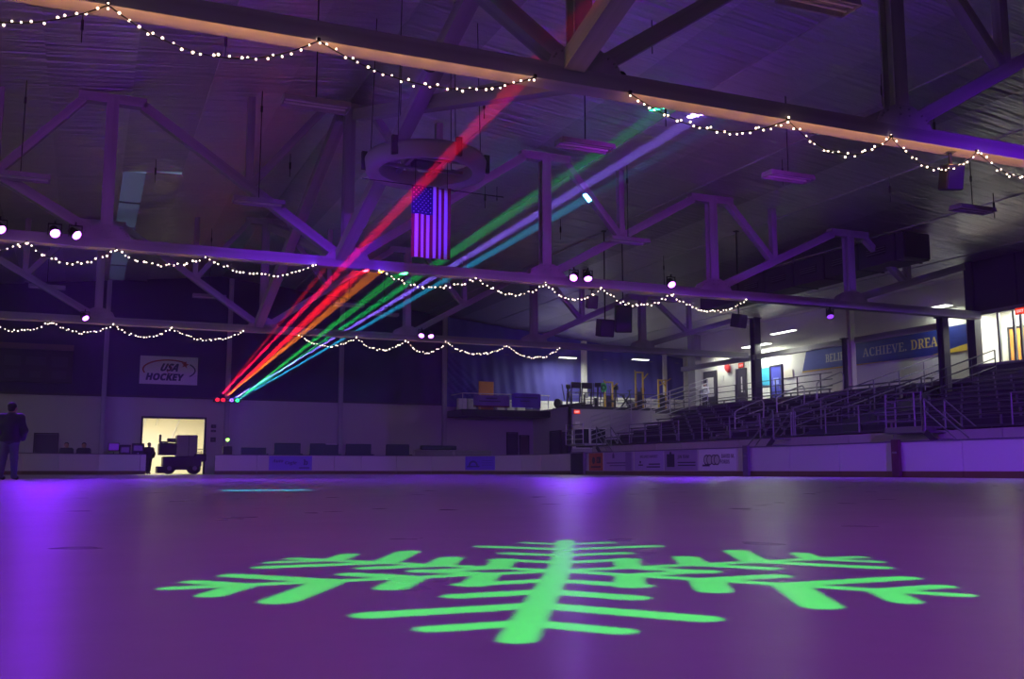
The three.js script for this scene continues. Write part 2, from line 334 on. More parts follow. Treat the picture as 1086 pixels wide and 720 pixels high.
// ---------------------------------------------------------------- snowflake and line projectors (pattern plates in front of real lamps)
function gobo(name, label, at, centre, size, draw, color, I) {
  const t = thing(name, label, 'projector', at);
  const k = 0.045, dir = V(...centre).sub(V(...at)), P = dir.clone().multiplyScalar(k);   // the plate hangs level, 4.5 % of the way to the ice
  const w = size * k, map = tex(1024, 1024, (c) => { c.fillStyle = '#fff'; c.fillRect(0, 0, 1024, 1024); c.translate(512, 512); c.scale(1024 / size, 1024 / size); c.strokeStyle = '#000'; c.fillStyle = '#000'; c.lineCap = 'round'; c.lineJoin = 'round'; draw(c); }, false);
  const plate = new THREE.MeshStandardMaterial({ color: 0x101010, roughness: 0.6, metalness: 0.5, alphaMap: map, transparent: true, side: THREE.DoubleSide });
  part('pattern_plate', new THREE.PlaneGeometry(w, w).rotateX(-Math.PI / 2).translate(P.x, P.y, P.z), plate, t);
  const ex = 0.1;
  part('plate_holder', [span(P.x - w / 2 - ex, P.x - w / 2, P.y - 0.01, P.y + 0.02, P.z - w / 2 - ex, P.z + w / 2 + ex), span(P.x + w / 2, P.x + w / 2 + ex, P.y - 0.01, P.y + 0.02, P.z - w / 2 - ex, P.z + w / 2 + ex), span(P.x - w / 2, P.x + w / 2, P.y - 0.01, P.y + 0.02, P.z - w / 2 - ex, P.z - w / 2), span(P.x - w / 2, P.x + w / 2, P.y - 0.01, P.y + 0.02, P.z + w / 2, P.z + w / 2 + ex)], M.black, t);
  const X0 = Math.min(0, P.x - w / 2) - ex - 0.03, X1 = Math.max(0, P.x + w / 2) + ex + 0.03, Z0 = Math.min(0, P.z - w / 2) - ex - 0.03, Z1 = Math.max(0, P.z + w / 2) + ex + 0.03;
  part('housing', [span(X0, X0 + 0.02, P.y - 0.06, 0.14, Z0, Z1), span(X1 - 0.02, X1, P.y - 0.06, 0.14, Z0, Z1), span(X0, X1, P.y - 0.06, 0.14, Z0, Z0 + 0.02), span(X0, X1, P.y - 0.06, 0.14, Z1 - 0.02, Z1), span(X0, X1, 0.12, 0.14, Z0, Z1)], M.black, t);
  part('clamp', [box(0.06, 0.4, 0.06, 0, 0.32, 0), box(0.3, 0.05, 0.1, 0, 0.5, 0)], M.black, t);
  const l = new THREE.SpotLight(new THREE.Color().setRGB(...color), I, 0, Math.atan(size * 0.62 / dir.length()), 0.05, 2); l.name = name + '_beam'; l.position.set(...at); l.target.position.set(...centre); l.shadow.radius = 0.02; l.castShadow = true; scene.add(l, l.target);
}
{
  const C = [0.98, -2.03];
  const arms = [[-0.465, 0.83], [0.49, 0.70], [0.9, -0.02], [0.46, -0.9], [-0.5, -0.57], [-0.85, 0.01]];
  gobo('snowflake_projector', 'black projector on the truss that throws the green snowflake onto the ice', [1.6, 6.35, 2.1], [C[0], 0, C[1]], 2.3, (c) => {
    const line = (a, b, w) => { c.lineWidth = w; c.beginPath(); c.moveTo(...a); c.lineTo(...b); c.stroke(); };
    arms.forEach((A, k) => {
      const L = arms[(k + 5) % 6], R = arms[(k + 1) % 6], pt = (t, s, B) => [A[0] * t + (B ? B[0] * s : 0), A[1] * t + (B ? B[1] * s : 0)];
      line([0, 0], pt(0.96), 0.052);
      for (const B of [L, R]) { line(pt(0.2), pt(0.2, 0.22, B), 0.06); line(pt(0.40), pt(0.40, 0.20, B), 0.068); line(pt(0.60), pt(0.60, 0.33, B), 0.068); line(pt(0.80), pt(0.80, 0.17, B), 0.056); }
    });
  }, [0.03, 1, 0.04], 500);
  gobo('line_projector', 'black projector on the truss that throws a short cyan bar onto the ice', [4.2, 6.35, 2.1], [1.9, 0, -11.4], 2.2, (c) => { c.fillRect(-0.47, -0.45, 0.94, 0.9); }, [0.02, 0.7, 0.9], 4200);
}

// ---------------------------------------------------------------- laser unit on the end wall and its beams
{
  const t = thing('laser_unit', 'black laser bar with red, violet and green lenses at the tarpaulin edge', 'laser', [8.32, 4.72, END + 0.9]);
  part('housing', [box(1.7, 0.02, 0.44, 0, 0.09, -0.2), box(1.7, 0.02, 0.44, 0, -0.1, -0.2), box(1.7, 0.19, 0.02, 0, 0, -0.42), box(0.02, 0.19, 0.44, -0.84, 0, -0.2), box(0.02, 0.19, 0.44, 0.84, 0, -0.2)], M.black, t);
  part('bracket', [box(0.05, 0.12, 0.3, -0.6, 0.13, -0.55), box(0.05, 0.12, 0.3, 0.6, 0.13, -0.55)], M.galv, t);
  const col = { r: [1, 0.01, 0.03], v: [0.25, 0.08, 1], g: [0.02, 1, 0.25] };
  const lx = { r: -0.62, o: -0.27, v: 0.26, g: 0.62 };
  for (const [k, c] of [['r', col.r], ['o', col.r], ['v', col.v], ['g', col.g]]) part('laser_lens', new THREE.TorusGeometry(0.085, 0.022, 8, 18).translate(lx[k], 0.0, 0.02), glow(...c, 6), t);
  const beam = (src, to, c, I, wd = 0.0014, a = 0.5) => {
    const l = new THREE.SpotLight(new THREE.Color().setRGB(...c), I, 0, a * Math.PI / 180, 0.1, 2); l.name = 'laser_beam'; l.intensity *= 27;
    l.position.set(8.32 + lx[src], 4.72, END + 0.52); l.target.position.set(...to); l.shadow.radius = 0.01; l.castShadow = true; scene.add(l, l.target);
    const d = l.target.position.clone().sub(l.position).normalize(), q = new THREE.Quaternion().setFromUnitVectors(V(0, 0, 1), d);
    part('added_iris', new THREE.RingGeometry(wd, 0.0056, 24, 1).applyQuaternion(q).translate(...l.position.clone().sub(t.position).add(d.clone().multiplyScalar(0.5)).toArray()), M.black, t);  // added ring that narrows the spot cone to a thin beam
  };
  beam('r', [7.3, 7.78, -14], [1, 0.004, 0.06], 3.0e5, 0.0016);
  beam('r', [7.75, 7.75, -32.9], [1, 0.01, 0.03], 0.6e5, 0.0016);
  beam('o', [8.55, 7.18, -32.9], [1, 0.01, 0.02], 2.0e5, 0.0030);
  beam('o', [9.1, 7.16, -32.9], [1, 0.22, 0.01], 1.2e5, 0.0026);
  beam('g', [9.9, 7.12, -32.9], [0.02, 0.8, 0.1], 0.8e5, 0.0024);
  beam('g', [16.86, 11.95, -25.7], [0.01, 1, 0.2], 1.5e5, 0.0038);
  beam('v', [18.05, 11.8, -25.9], [0.24, 0.14, 1], 3.4e5, 0.0022);
  beam('g', [18.81, 11.72, -25.7], [0.02, 0.55, 1], 1.3e5, 0.0024);
}

// ---------------------------------------------------------------- dasher boards
function boardPath() {                     // closed loop of points with outward normals, starting at the machine gate on the end
  const pts = [], arc = (cx, cz, a0, a1) => { const n = 6; for (let i = 0; i <= n; i++) { const a = a0 + (a1 - a0) * i / n; pts.push([cx + RAD * Math.cos(a), cz + RAD * Math.sin(a)]); } };
  pts.push([7.15, RZ0]); for (let x = 9.6; x < RX1 - RAD; x += 2.35) pts.push([x, RZ0]);
  arc(RX1 - RAD, RZ0 + RAD, -Math.PI / 2, 0);
  for (const z of [-50.6, -48.3, -46.95, -45.35, -42.25, -39.5, -36.75, -33.9]) pts.push([RX1, z]);
  for (let z = -33.35; z < RZ1 - RAD; z += 2.7) pts.push([RX1, z]);
  return pts;
}
function boardRun(name, label, pts) {
  const t = thing(name, label, 'boards', [0, 0, 0]);
  for (let i = 0; i < pts.length - 1; i++) {
    const [xa, za] = pts[i], [xb, zb] = pts[i + 1], dx = xb - xa, dz = zb - za, L = Math.hypot(dx, dz); if (L < 0.05) continue;
    const nx = -dz / L, nz = dx / L;      // outward is to the right of travel
    const seg = (y0, y1, off, th, gap) => bar(V(xa + dx * gap / L - nx * off, (y0 + y1) / 2, za + dz * gap / L - nz * off), V(xb - dx * gap / L - nx * off, (y0 + y1) / 2, zb - dz * gap / L - nz * off), th, y1 - y0);
    const p = part('board_panel', seg(0.2, 1.13, 0, 0.06, 0.012), M.board, t);
    part('kick_plate', seg(0, 0.2, -0.01, 0.07, 0.012), M.kick, p, 'yellow brown kick plate');
    part('cap_rail', seg(1.13, 1.17, -0.02, 0.12, 0.014), M.caprail, p);
  }
  return t;
}
{
  const pts = boardPath(), cut = pts.findIndex(([x, z]) => x === RX1 && z > -54) ;
  boardRun('end_boards', 'white rink boards along the end, right of the garage opening and round the corner', pts.slice(0, cut + 1));
  boardRun('side_boards', 'white rink boards in front of the bleachers', pts.slice(cut));
  const left = []; for (let i = 0; i <= 6; i++) { const a = -Math.PI + i / 6 * Math.PI / 2; left.push([RX0 + RAD + RAD * Math.cos(a), RZ0 + RAD + RAD * Math.sin(a)]); }
  left.push([3.32, RZ0]); left.unshift([RX0, -50], [RX0, -47.5]); left.sort(() => 0);
  left[0] = [RX0, -47.5]; left[1] = [RX0, -50];
  boardRun('end_boards', 'white rink boards along the end, left of the garage opening, behind the standing man', left);
  // dark gate posts in the side boards
  for (const [z, m, l] of [[-33.15, M.caprail, 'dark gate post in the side boards beside the white advert'], [-25.1, std(0.10, 0.015, 0.05, 0.5), 'dark red gate post in the side boards below the stair landing']]) {
    const g = thing('gate_post', l, 'gate post', [RX1 - 0.17, 0, z]); part('post', rbox(0.12, 1.22, 0.34, 0, 0.61, 0, 0.02), m, g); part('latch', box(0.06, 0.06, 0.16, -0.07, 0.8, 0), M.galv, g);
  }
  const g = thing('team_gate', 'dark open gate at the corner of the boards beside the orange advert', 'gate', [RX1 - 0.16, 0, -48.0]);
  part('gate_panel', rbox(0.1, 1.1, 1.5, 0, 0.6, 0, 0.02), M.dark, g); part('frame', [box(0.12, 1.2, 0.08, 0, 0.6, -0.74), box(0.12, 1.2, 0.08, 0, 0.6, 0.74), box(0.12, 0.08, 1.5, 0, 1.18, 0)], M.galv, g);
}
// advertising panels on the boards
function advert(label, z0, z1, y0, y1, draw, bg) {
  const w = Math.abs(z1 - z0), h = y1 - y0, px = 512, py = Math.round(px * h / w);
  const m = new THREE.MeshStandardMaterial({ roughness: 0.4, map: tex(px, py, (c, W, H) => { c.fillStyle = bg; c.fillRect(0, 0, W, H); draw(c, W, H); }) });
  const g = new THREE.PlaneGeometry(w, h).rotateY(-Math.PI / 2).translate(-0.006, 0, 0);
  const t = thing('advert_panel', label, 'advert', [RX1 - 0.038, (y0 + y1) / 2, (z0 + z1) / 2]);
  part('sheet', box(0.008, h, w), M.white, t); part('print', g, m, t);
}
advert('orange advert with dark emblem on the side boards beside the gate', -46.95, -45.4, 0.22, 1.12, (c, W, H) => { c.fillStyle = '#2a1206'; c.beginPath(); c.arc(W * 0.34, H * 0.42, H * 0.2, 0, 7); c.fill(); c.fillRect(W * 0.55, H * 0.22, W * 0.3, H * 0.36); c.fillRect(W * 0.15, H * 0.74, W * 0.7, H * 0.1); c.fillStyle = '#c25a1a'; c.fillRect(W * 0.62, H * 0.3, W * 0.05, H * 0.2); }, '#c25a1a');
advert('pale lilac advert with a small figure, next to the orange advert', -45.3, -42.3, 0.22, 1.12, (c, W, H) => { c.fillStyle = '#5b3a86'; c.fillRect(W * 0.3, H * 0.1, W * 0.07, H * 0.22); c.beginPath(); c.arc(W * 0.335, H * 0.08, H * 0.06, 0, 7); c.fill(); c.fillRect(W * 0.1, H * 0.55, W * 0.75, H * 0.06); c.fillRect(W * 0.2, H * 0.7, W * 0.55, H * 0.05); c.fillStyle = '#8a6db4'; c.fillRect(W * 0.74, 0, W * 0.2, H); }, '#b49ad2');
advert('lilac advert with one bold line of dark lettering on the side boards', -42.2, -39.55, 0.22, 1.12, (c, W, H) => { c.fillStyle = '#1d0a4a'; c.font = `bold ${H * 0.2}px sans-serif`; c.textAlign = 'center'; c.fillText('WELUNIE HARVEST', W * 0.5, H * 0.34, W * 0.8); c.fillRect(W * 0.18, H * 0.5, W * 0.05, H * 0.12); c.fillRect(W * 0.14, H * 0.68, W * 0.16, H * 0.06); c.fillRect(W * 0.5, H * 0.64, W * 0.38, H * 0.06); c.fillRect(W * 0.42, H * 0.78, W * 0.46, H * 0.06); }, '#bfa6dc');
advert('lilac advert with a dark standing figure and the words JEN TEAM', -39.5, -36.8, 0.22, 1.12, (c, W, H) => { c.fillStyle = '#1c1030'; c.fillRect(W * 0.08, H * 0.18, W * 0.24, H * 0.64); c.beginPath(); c.arc(W * 0.2, H * 0.16, H * 0.1, 0, 7); c.fill(); c.font = `bold ${H * 0.22}px sans-serif`; c.fillText('JEN TEAM', W * 0.42, H * 0.4, W * 0.52); c.fillRect(W * 0.42, H * 0.58, W * 0.52, H * 0.05); c.fillRect(W * 0.42, H * 0.72, W * 0.52, H * 0.05); }, '#a890c0');
advert('white advert with overlapping round emblems and dark lettering beside the gate post', -36.7, -34.0, 0.22, 1.12, (c, W, H) => {
  c.strokeStyle = '#33303c'; c.fillStyle = '#c9ccc6'; c.lineWidth = 9; for (const x of [0.22, 0.30, 0.42, 0.5]) { c.beginPath(); c.arc(W * x, H * 0.5, H * 0.22, 0, 7); c.fill(); c.stroke(); }
  c.fillStyle = '#221a3a'; c.fillRect(W * 0.1, H * 0.72, W * 0.2, H * 0.08); c.font = `bold ${H * 0.24}px sans-serif`; c.fillText('DAVID M.', W * 0.62, H * 0.42, W * 0.34); c.fillText('FORDS', W * 0.58, H * 0.68, W * 0.38); }, '#e9e6f4');
function endAdvert(label, x0, x1, y0, y1, draw, bg, z = RZ0) {
  const w = x1 - x0, h = y1 - y0, m = new THREE.MeshStandardMaterial({ roughness: 0.4, map: tex(512, Math.round(512 * h / w), (c, W, H) => { c.fillStyle = bg; c.fillRect(0, 0, W, H); draw(c, W, H); }) });
  const t = thing('advert_panel', label, 'advert', [(x0 + x1) / 2, (y0 + y1) / 2, z + 0.038]);
  part('sheet', box(w, h, 0.008), M.white, t); part('print', new THREE.PlaneGeometry(w, h).translate(0, 0, 0.006), m, t); return t;
}
endAdvert('blue violet advert with dark script lettering on the end boards', 10.3, 12.9, 0.24, 1.1, (c, W, H) => { c.fillStyle = '#2c0c7a'; c.font = `italic bold ${H * 0.3}px serif`; c.fillText('Auto', W * 0.08, H * 0.45); c.fillText('Cogle', W * 0.36, H * 0.58); c.font = `bold ${H * 0.5}px serif`; c.fillText('b', W * 0.8, H * 0.62); c.fillRect(W * 0.7, H * 0.8, W * 0.24, H * 0.06); }, '#8f74f0');
{
  const a = endAdvert('bright violet advert with a dark arch emblem on the corner boards', -1.08, 1.08, 0.26, 1.1, (c, W, H) => { c.strokeStyle = '#3a14b0'; c.lineWidth = H * 0.14; c.beginPath(); c.arc(W * 0.27, H * 0.72, H * 0.34, Math.PI, 0); c.stroke(); c.fillStyle = '#3a14b0'; c.fillRect(W * 0.06, H * 0.7, W * 0.42, H * 0.1); c.fillStyle = '#5a34e0'; for (const y of [0.3, 0.46, 0.62]) c.fillRect(W * 0.56, H * y, W * 0.36, H * 0.05); }, '#7a4dff');
  a.position.set(22.66, 0.68, -58.1); a.rotation.y = -0.9163;
}

// ---------------------------------------------------------------- signs and things on the end wall
{
  const t = thing('hockey_sign', 'white banner reading USA HOCKEY with red swoosh and star on the dark tarpaulin', 'sign', [4.72, 6.55, END + 0.24]);
  part('sheet', box(3.5, 1.78, 0.03), M.white, t);
  const map = tex(1024, 520, (c, W, H) => {
    c.fillStyle = '#d9d4dc'; c.fillRect(0, 0, W, H); c.lineCap = 'round';
    c.strokeStyle = '#a01224'; c.lineWidth = 26; c.beginPath(); c.ellipse(W * 0.5, H * 0.48, W * 0.45, H * 0.36, 0, Math.PI * 0.9, Math.PI * 1.72); c.stroke();
    c.strokeStyle = '#191a52'; c.lineWidth = 24; c.beginPath(); c.ellipse(W * 0.5, H * 0.48, W * 0.46, H * 0.36, 0, -Math.PI * 0.2, Math.PI * 0.2); c.stroke();
    c.fillStyle = '#a01224'; c.beginPath(); for (let i = 0; i < 10; i++) { const r = i % 2 ? 30 : 74, a = -Math.PI / 2 + i * Math.PI / 5 + 0.2; c.lineTo(W * 0.78 + r * Math.cos(a), H * 0.27 + r * Math.sin(a)); } c.fill();
    c.fillStyle = '#191a52'; c.font = 'italic bold 190px sans-serif'; c.save(); c.transform(1, 0, -0.2, 1, 60, 0); c.fillText('USA', W * 0.32, H * 0.52, W * 0.32); c.font = 'bold 170px sans-serif'; c.fillText('HOCKEY', W * 0.12, H * 0.86, W * 0.74); c.strokeStyle = '#191a52'; c.lineWidth = 12; c.strokeText('HOCKEY', W * 0.12, H * 0.86, W * 0.74); c.font = 'italic bold 190px sans-serif'; c.strokeText('USA', W * 0.32, H * 0.52, W * 0.32); c.restore();
    c.strokeStyle = '#a01224'; c.lineWidth = 10; c.beginPath(); c.moveTo(W * 0.46, H * 0.3); c.quadraticCurveTo(W * 0.62, H * 0.36, W * 0.48, H * 0.5); c.quadraticCurveTo(W * 0.44, H * 0.58, W * 0.54, H * 0.62); c.stroke();
  });
  part('print', new THREE.PlaneGeometry(3.46, 1.74).translate(0, 0, 0.017), new THREE.MeshStandardMaterial({ map, roughness: 0.6 }), t);
}
{
  const t = thing('scoreboard', 'dark unlit scoreboard on the end wall left of the hockey sign', 'scoreboard', [-2.95, 6.5, END + 0.4]);
  part('case', rbox(4.1, 2.0, 0.25, 0, 0, 0, 0.03), M.black, t);
  for (const [x, y, w, h] of [[-1.3, 0.3, 0.9, 0.6], [0, 0.3, 1.1, 0.5], [1.3, 0.3, 0.9, 0.6], [-1.3, -0.5, 0.8, 0.5], [0, -0.5, 0.6, 0.4], [1.3, -0.5, 0.8, 0.5]]) part('digit_window', box(w, h, 0.03, x, y, 0.13), M.dark, t);
  part('header', box(4.1, 0.34, 0.2, 0, 1.2, 0.0), std(0.16, 0.10, 0.08, 0.6), t);
}
// dark doors and windows in the end wall
function wallDoor(x0, x1, y1, label, m = M.darkdoor, z = END, y0 = 0, name = 'wall_door') {
  const t = thing(name, label, 'door', [(x0 + x1) / 2, y0, z + 0.05]); const w = x1 - x0, h = y1 - y0;
  part('leaf', box(w - 0.1, h - 0.06, 0.06, 0, h / 2 - 0.03, 0), m, t);
  part('frame', [box(0.08, h, 0.12, -w / 2, h / 2, 0), box(0.08, h, 0.12, w / 2, h / 2, 0), box(w + 0.08, 0.08, 0.12, 0, h, 0)], M.dark, t);
  part('handle', box(0.14, 0.04, 0.06, w * 0.32, 1.02, 0.05), M.galv, t); return t;
}
wallDoor(-2.8, -1.5, 2.45, 'dark door in the end wall behind the seated people');
wallDoor(-5.6, -3.9, 2.42, 'wide dark door in the end wall behind the standing man');
wallDoor(28.2, 29.0, 2.95, 'narrow dark door under the balcony, beside the brown door', M.darkdoor, -66.95);
wallDoor(29.2, 29.9, 2.75, 'brown door under the balcony between two dark ones', std(0.10, 0.06, 0.06, 0.6), -66.95);
for (const [z0, z1, y1, l] of [[-63.9, -62.2, 2.95, 'wide dark double door in the side of the gym block under the balcony'], [-61.95, -61.2, 2.8, 'dark door at the corner of the gym block below the exit sign']]) { const d = wallDoor(0, Math.abs(z1 - z0), y1, l); d.position.set(30.24, 0, (z0 + z1) / 2); d.rotation.y = -Math.PI / 2; }
// ---- small things behind the end boards
{
  const t = thing('monitor', 'small violet glowing screen behind the end boards', 'screen', [1.62, 0, -64.2]);
  part('stand', [box(0.5, 0.03, 0.4, 0, 0.02, 0), box(0.06, 1.3, 0.06, 0, 0.65, 0)], M.black, t); part('case', rbox(0.62, 0.48, 0.08, 0, 1.62, 0, 0.02), M.black, t); part('screen', box(0.54, 0.38, 0.02, 0, 1.62, 0.045), glow(0.13, 0.02, 0.55, 0.5), t);
  for (const [x, y, w, h, l] of [[2.25, 0, 0.62, 1.75, 'grey equipment case standing beside the glowing screen'], [2.98, 0, 0.7, 1.85, 'grey equipment case with a pale panel next to the garage opening']]) {
    const c = thing('equipment_case', l, 'case', [x, y, -64.3]); part('body', rbox(w, h, 0.5, 0, h / 2, 0, 0.03), M.dark, c); part('panel', box(w * 0.7, 0.3, 0.02, 0, h - 0.3, 0.26), M.galv, c); part('latch', box(0.06, 0.08, 0.03, 0, h - 0.6, 0.26), M.alu, c);
  }
  const d = thing('signal_stand', 'stand with a glowing green lamp and dark box right of the garage', 'signal lamp', [8.15, 0, -64.0]);
  part('box', rbox(0.55, 1.0, 0.4, 0, 1.2, 0, 0.03), M.dark, d); part('legs', [box(0.05, 0.75, 0.05, -0.2, 0.37, 0), box(0.05, 0.75, 0.05, 0.2, 0.37, 0)], M.galv, d); part('pole', box(0.05, 0.4, 0.05, 0, 1.85, 0), M.galv, d); part('lamp', new THREE.SphereGeometry(0.11, 14, 10).translate(0, 2.12, 0.05), glow(0.35, 1, 0.15, 4), d); part('lamp_hood', new THREE.SphereGeometry(0.16, 14, 8, 0, 6.3, 0, 1.2).translate(0, 2.14, 0), M.black, d);
  for (const [y, h] of [[3.05, 0.22], [2.75, 0.14], [2.2, 0.3]]) { const n = thing('wall_box', `${h > 0.25 ? 'largest, lowest' : h > 0.2 ? 'topmost' : 'smallest, middle'} dark control box on the wall between garage and signal lamp`, 'control box', [7.62, y, END + 0.05], 0, 'control boxes beside the garage'); part('case', rbox(0.32, h, 0.1, 0, 0, 0, 0.01), M.dark, n); part('knob', cyl(0.03, 0.03, 0.04, 0, 0, 0, 10).rotateX(Math.PI / 2).translate(0, 0, 0.07), M.galv, n); }
  // the boards' low gate rail
  const r = thing('gate_rail', 'thin pipe gate rail beside the garage opening', 'rail', [7.15, 0, -61.6]); part('rail', [pipe(V(0, 1.0, 0), V(1.0, 1.0, -1.2)), pipe(V(0, 0.7, 0), V(1.0, 0.7, -1.2)), pipe(V(0, 0, 0), V(0, 1.0, 0))], M.galv, r);
}
const seats = [[9.75, 1.55, 1.65, 0], [11.85, 1.65, 1.95, 1], [14.2, 1.85, 1.95, 1], [16.45, 1.7, 1.95, 1], [19.1, 1.6, 1.95, 1]];
seats.forEach(([x, w, h, tall], i) => {
  const t = thing('padded_bench', ['low dark green bench behind the end boards next to the signal lamp', 'dark green high-backed bench behind the end boards above the blue violet advert', 'dark green high-backed bench with a pale strip on its back', 'dark green high-backed bench right of the wall column', 'dark green high-backed bench nearest the corner of the boards'][i], 'bench', [x, 0, -63.7]);
  part('backrest', rbox(w, h - 0.75, 0.14, 0, (h + 0.75) / 2, -0.3, 0.05), M.greenpad, t); part('seat', rbox(w, 0.12, 0.55, 0, 0.5, 0, 0.04), M.greenpad, t);
  for (const sx of [-1, 1]) { part('arm', rbox(0.1, 0.75, 0.55, sx * w / 2, 0.9, 0, 0.03), M.greenpad, t); part('leg', box(0.08, 0.5, 0.5, sx * (w / 2 - 0.1), 0.25, 0), M.dark, t); }
  if (i === 2) part('strip', box(0.75, 0.06, 0.03, 0.45, h - 0.04, -0.22), M.white, t, 'pale strip');
});
{
  const r = thing('pipe_barrier', 'low silver pipe barrier with a dark pad in front of the recess under the balcony', 'barrier', [20.6, 0, -65.2]);
  part('rail', [pipe(V(0, 1.6, 0), V(5.8, 1.6, 0), 0.035), pipe(V(0, 1.1, 0), V(5.8, 1.1, 0), 0.03), ...[0, 2.9, 5.8].map((x) => pipe(V(x, 0, 0), V(x, 1.6, 0), 0.03))], M.alu, r);
  part('panel', [box(2.7, 0.7, 0.03, 1.45, 1.25, -0.03), box(2.7, 0.7, 0.03, 4.35, 1.25, -0.03)], M.galv, r); part('pad', rbox(2.6, 0.3, 0.3, 1.8, 1.78, -0.1, 0.08), M.greenpad, r);
}

// ---------------------------------------------------------------- ice machine in the garage door
{
  const t = thing('ice_machine', 'ice resurfacing machine parked in the lit garage doorway', 'ice machine', [5.55, 0, END + 0.9], 0);
  part('chassis', [rbox(2.3, 0.62, 1.5, 0.1, 0.78, 0, 0.06), box(2.0, 0.3, 1.3, 0.1, 0.42, 0)], std(0.03, 0.025, 0.04, 0.5), t);
  part('front_apron', rbox(0.75, 0.5, 1.5, 1.15, 1.02, 0, 0.1), std(0.03, 0.025, 0.04, 0.5), t);
  part('snow_tank', rbox(1.25, 1.35, 1.35, 0.35, 1.75, 0, 0.08), std(0.30, 0.27, 0.25, 0.6), t);
  part('tank_seam', box(0.03, 1.3, 0.02, 0.45, 1.75, 0.68), M.dark, t);
  part('hood', rbox(1.1, 0.75, 1.3, -0.75, 1.55, 0, 0.08), M.black, t);
  part('control_panel', rbox(0.5, 0.25, 0.7, -0.55, 2.1, 0, 0.04), M.black, t);
  part('driver_seat', [rbox(0.5, 0.12, 0.5, -1.0, 1.98, 0, 0.04), rbox(0.12, 0.5, 0.5, -1.22, 2.2, 0, 0.04)], M.black, t);
  part('steering_wheel', [new THREE.TorusGeometry(0.3, 0.025, 8, 24).rotateX(1.2).translate(1.25, 1.45, 0.3), pipe(V(1.25, 1.0, 0.2), V(1.25, 1.45, 0.3), 0.02)], M.galv, t);
  for (const [x, z] of [[-0.65, 0.62], [0.85, 0.62], [-0.65, -0.62], [0.85, -0.62]]) { const w = part('wheel', new THREE.CylinderGeometry(0.36, 0.36, 0.24, 20).rotateX(Math.PI / 2).translate(x, 0.36, z), M.rubber, t); part('hub', new THREE.CylinderGeometry(0.14, 0.14, 0.26, 14).rotateX(Math.PI / 2).translate(x, 0.36, z), M.galv, w); }
  part('conditioner', rbox(0.5, 0.42, 1.7, -1.12, 0.27, 0, 0.04), M.black, t);
}

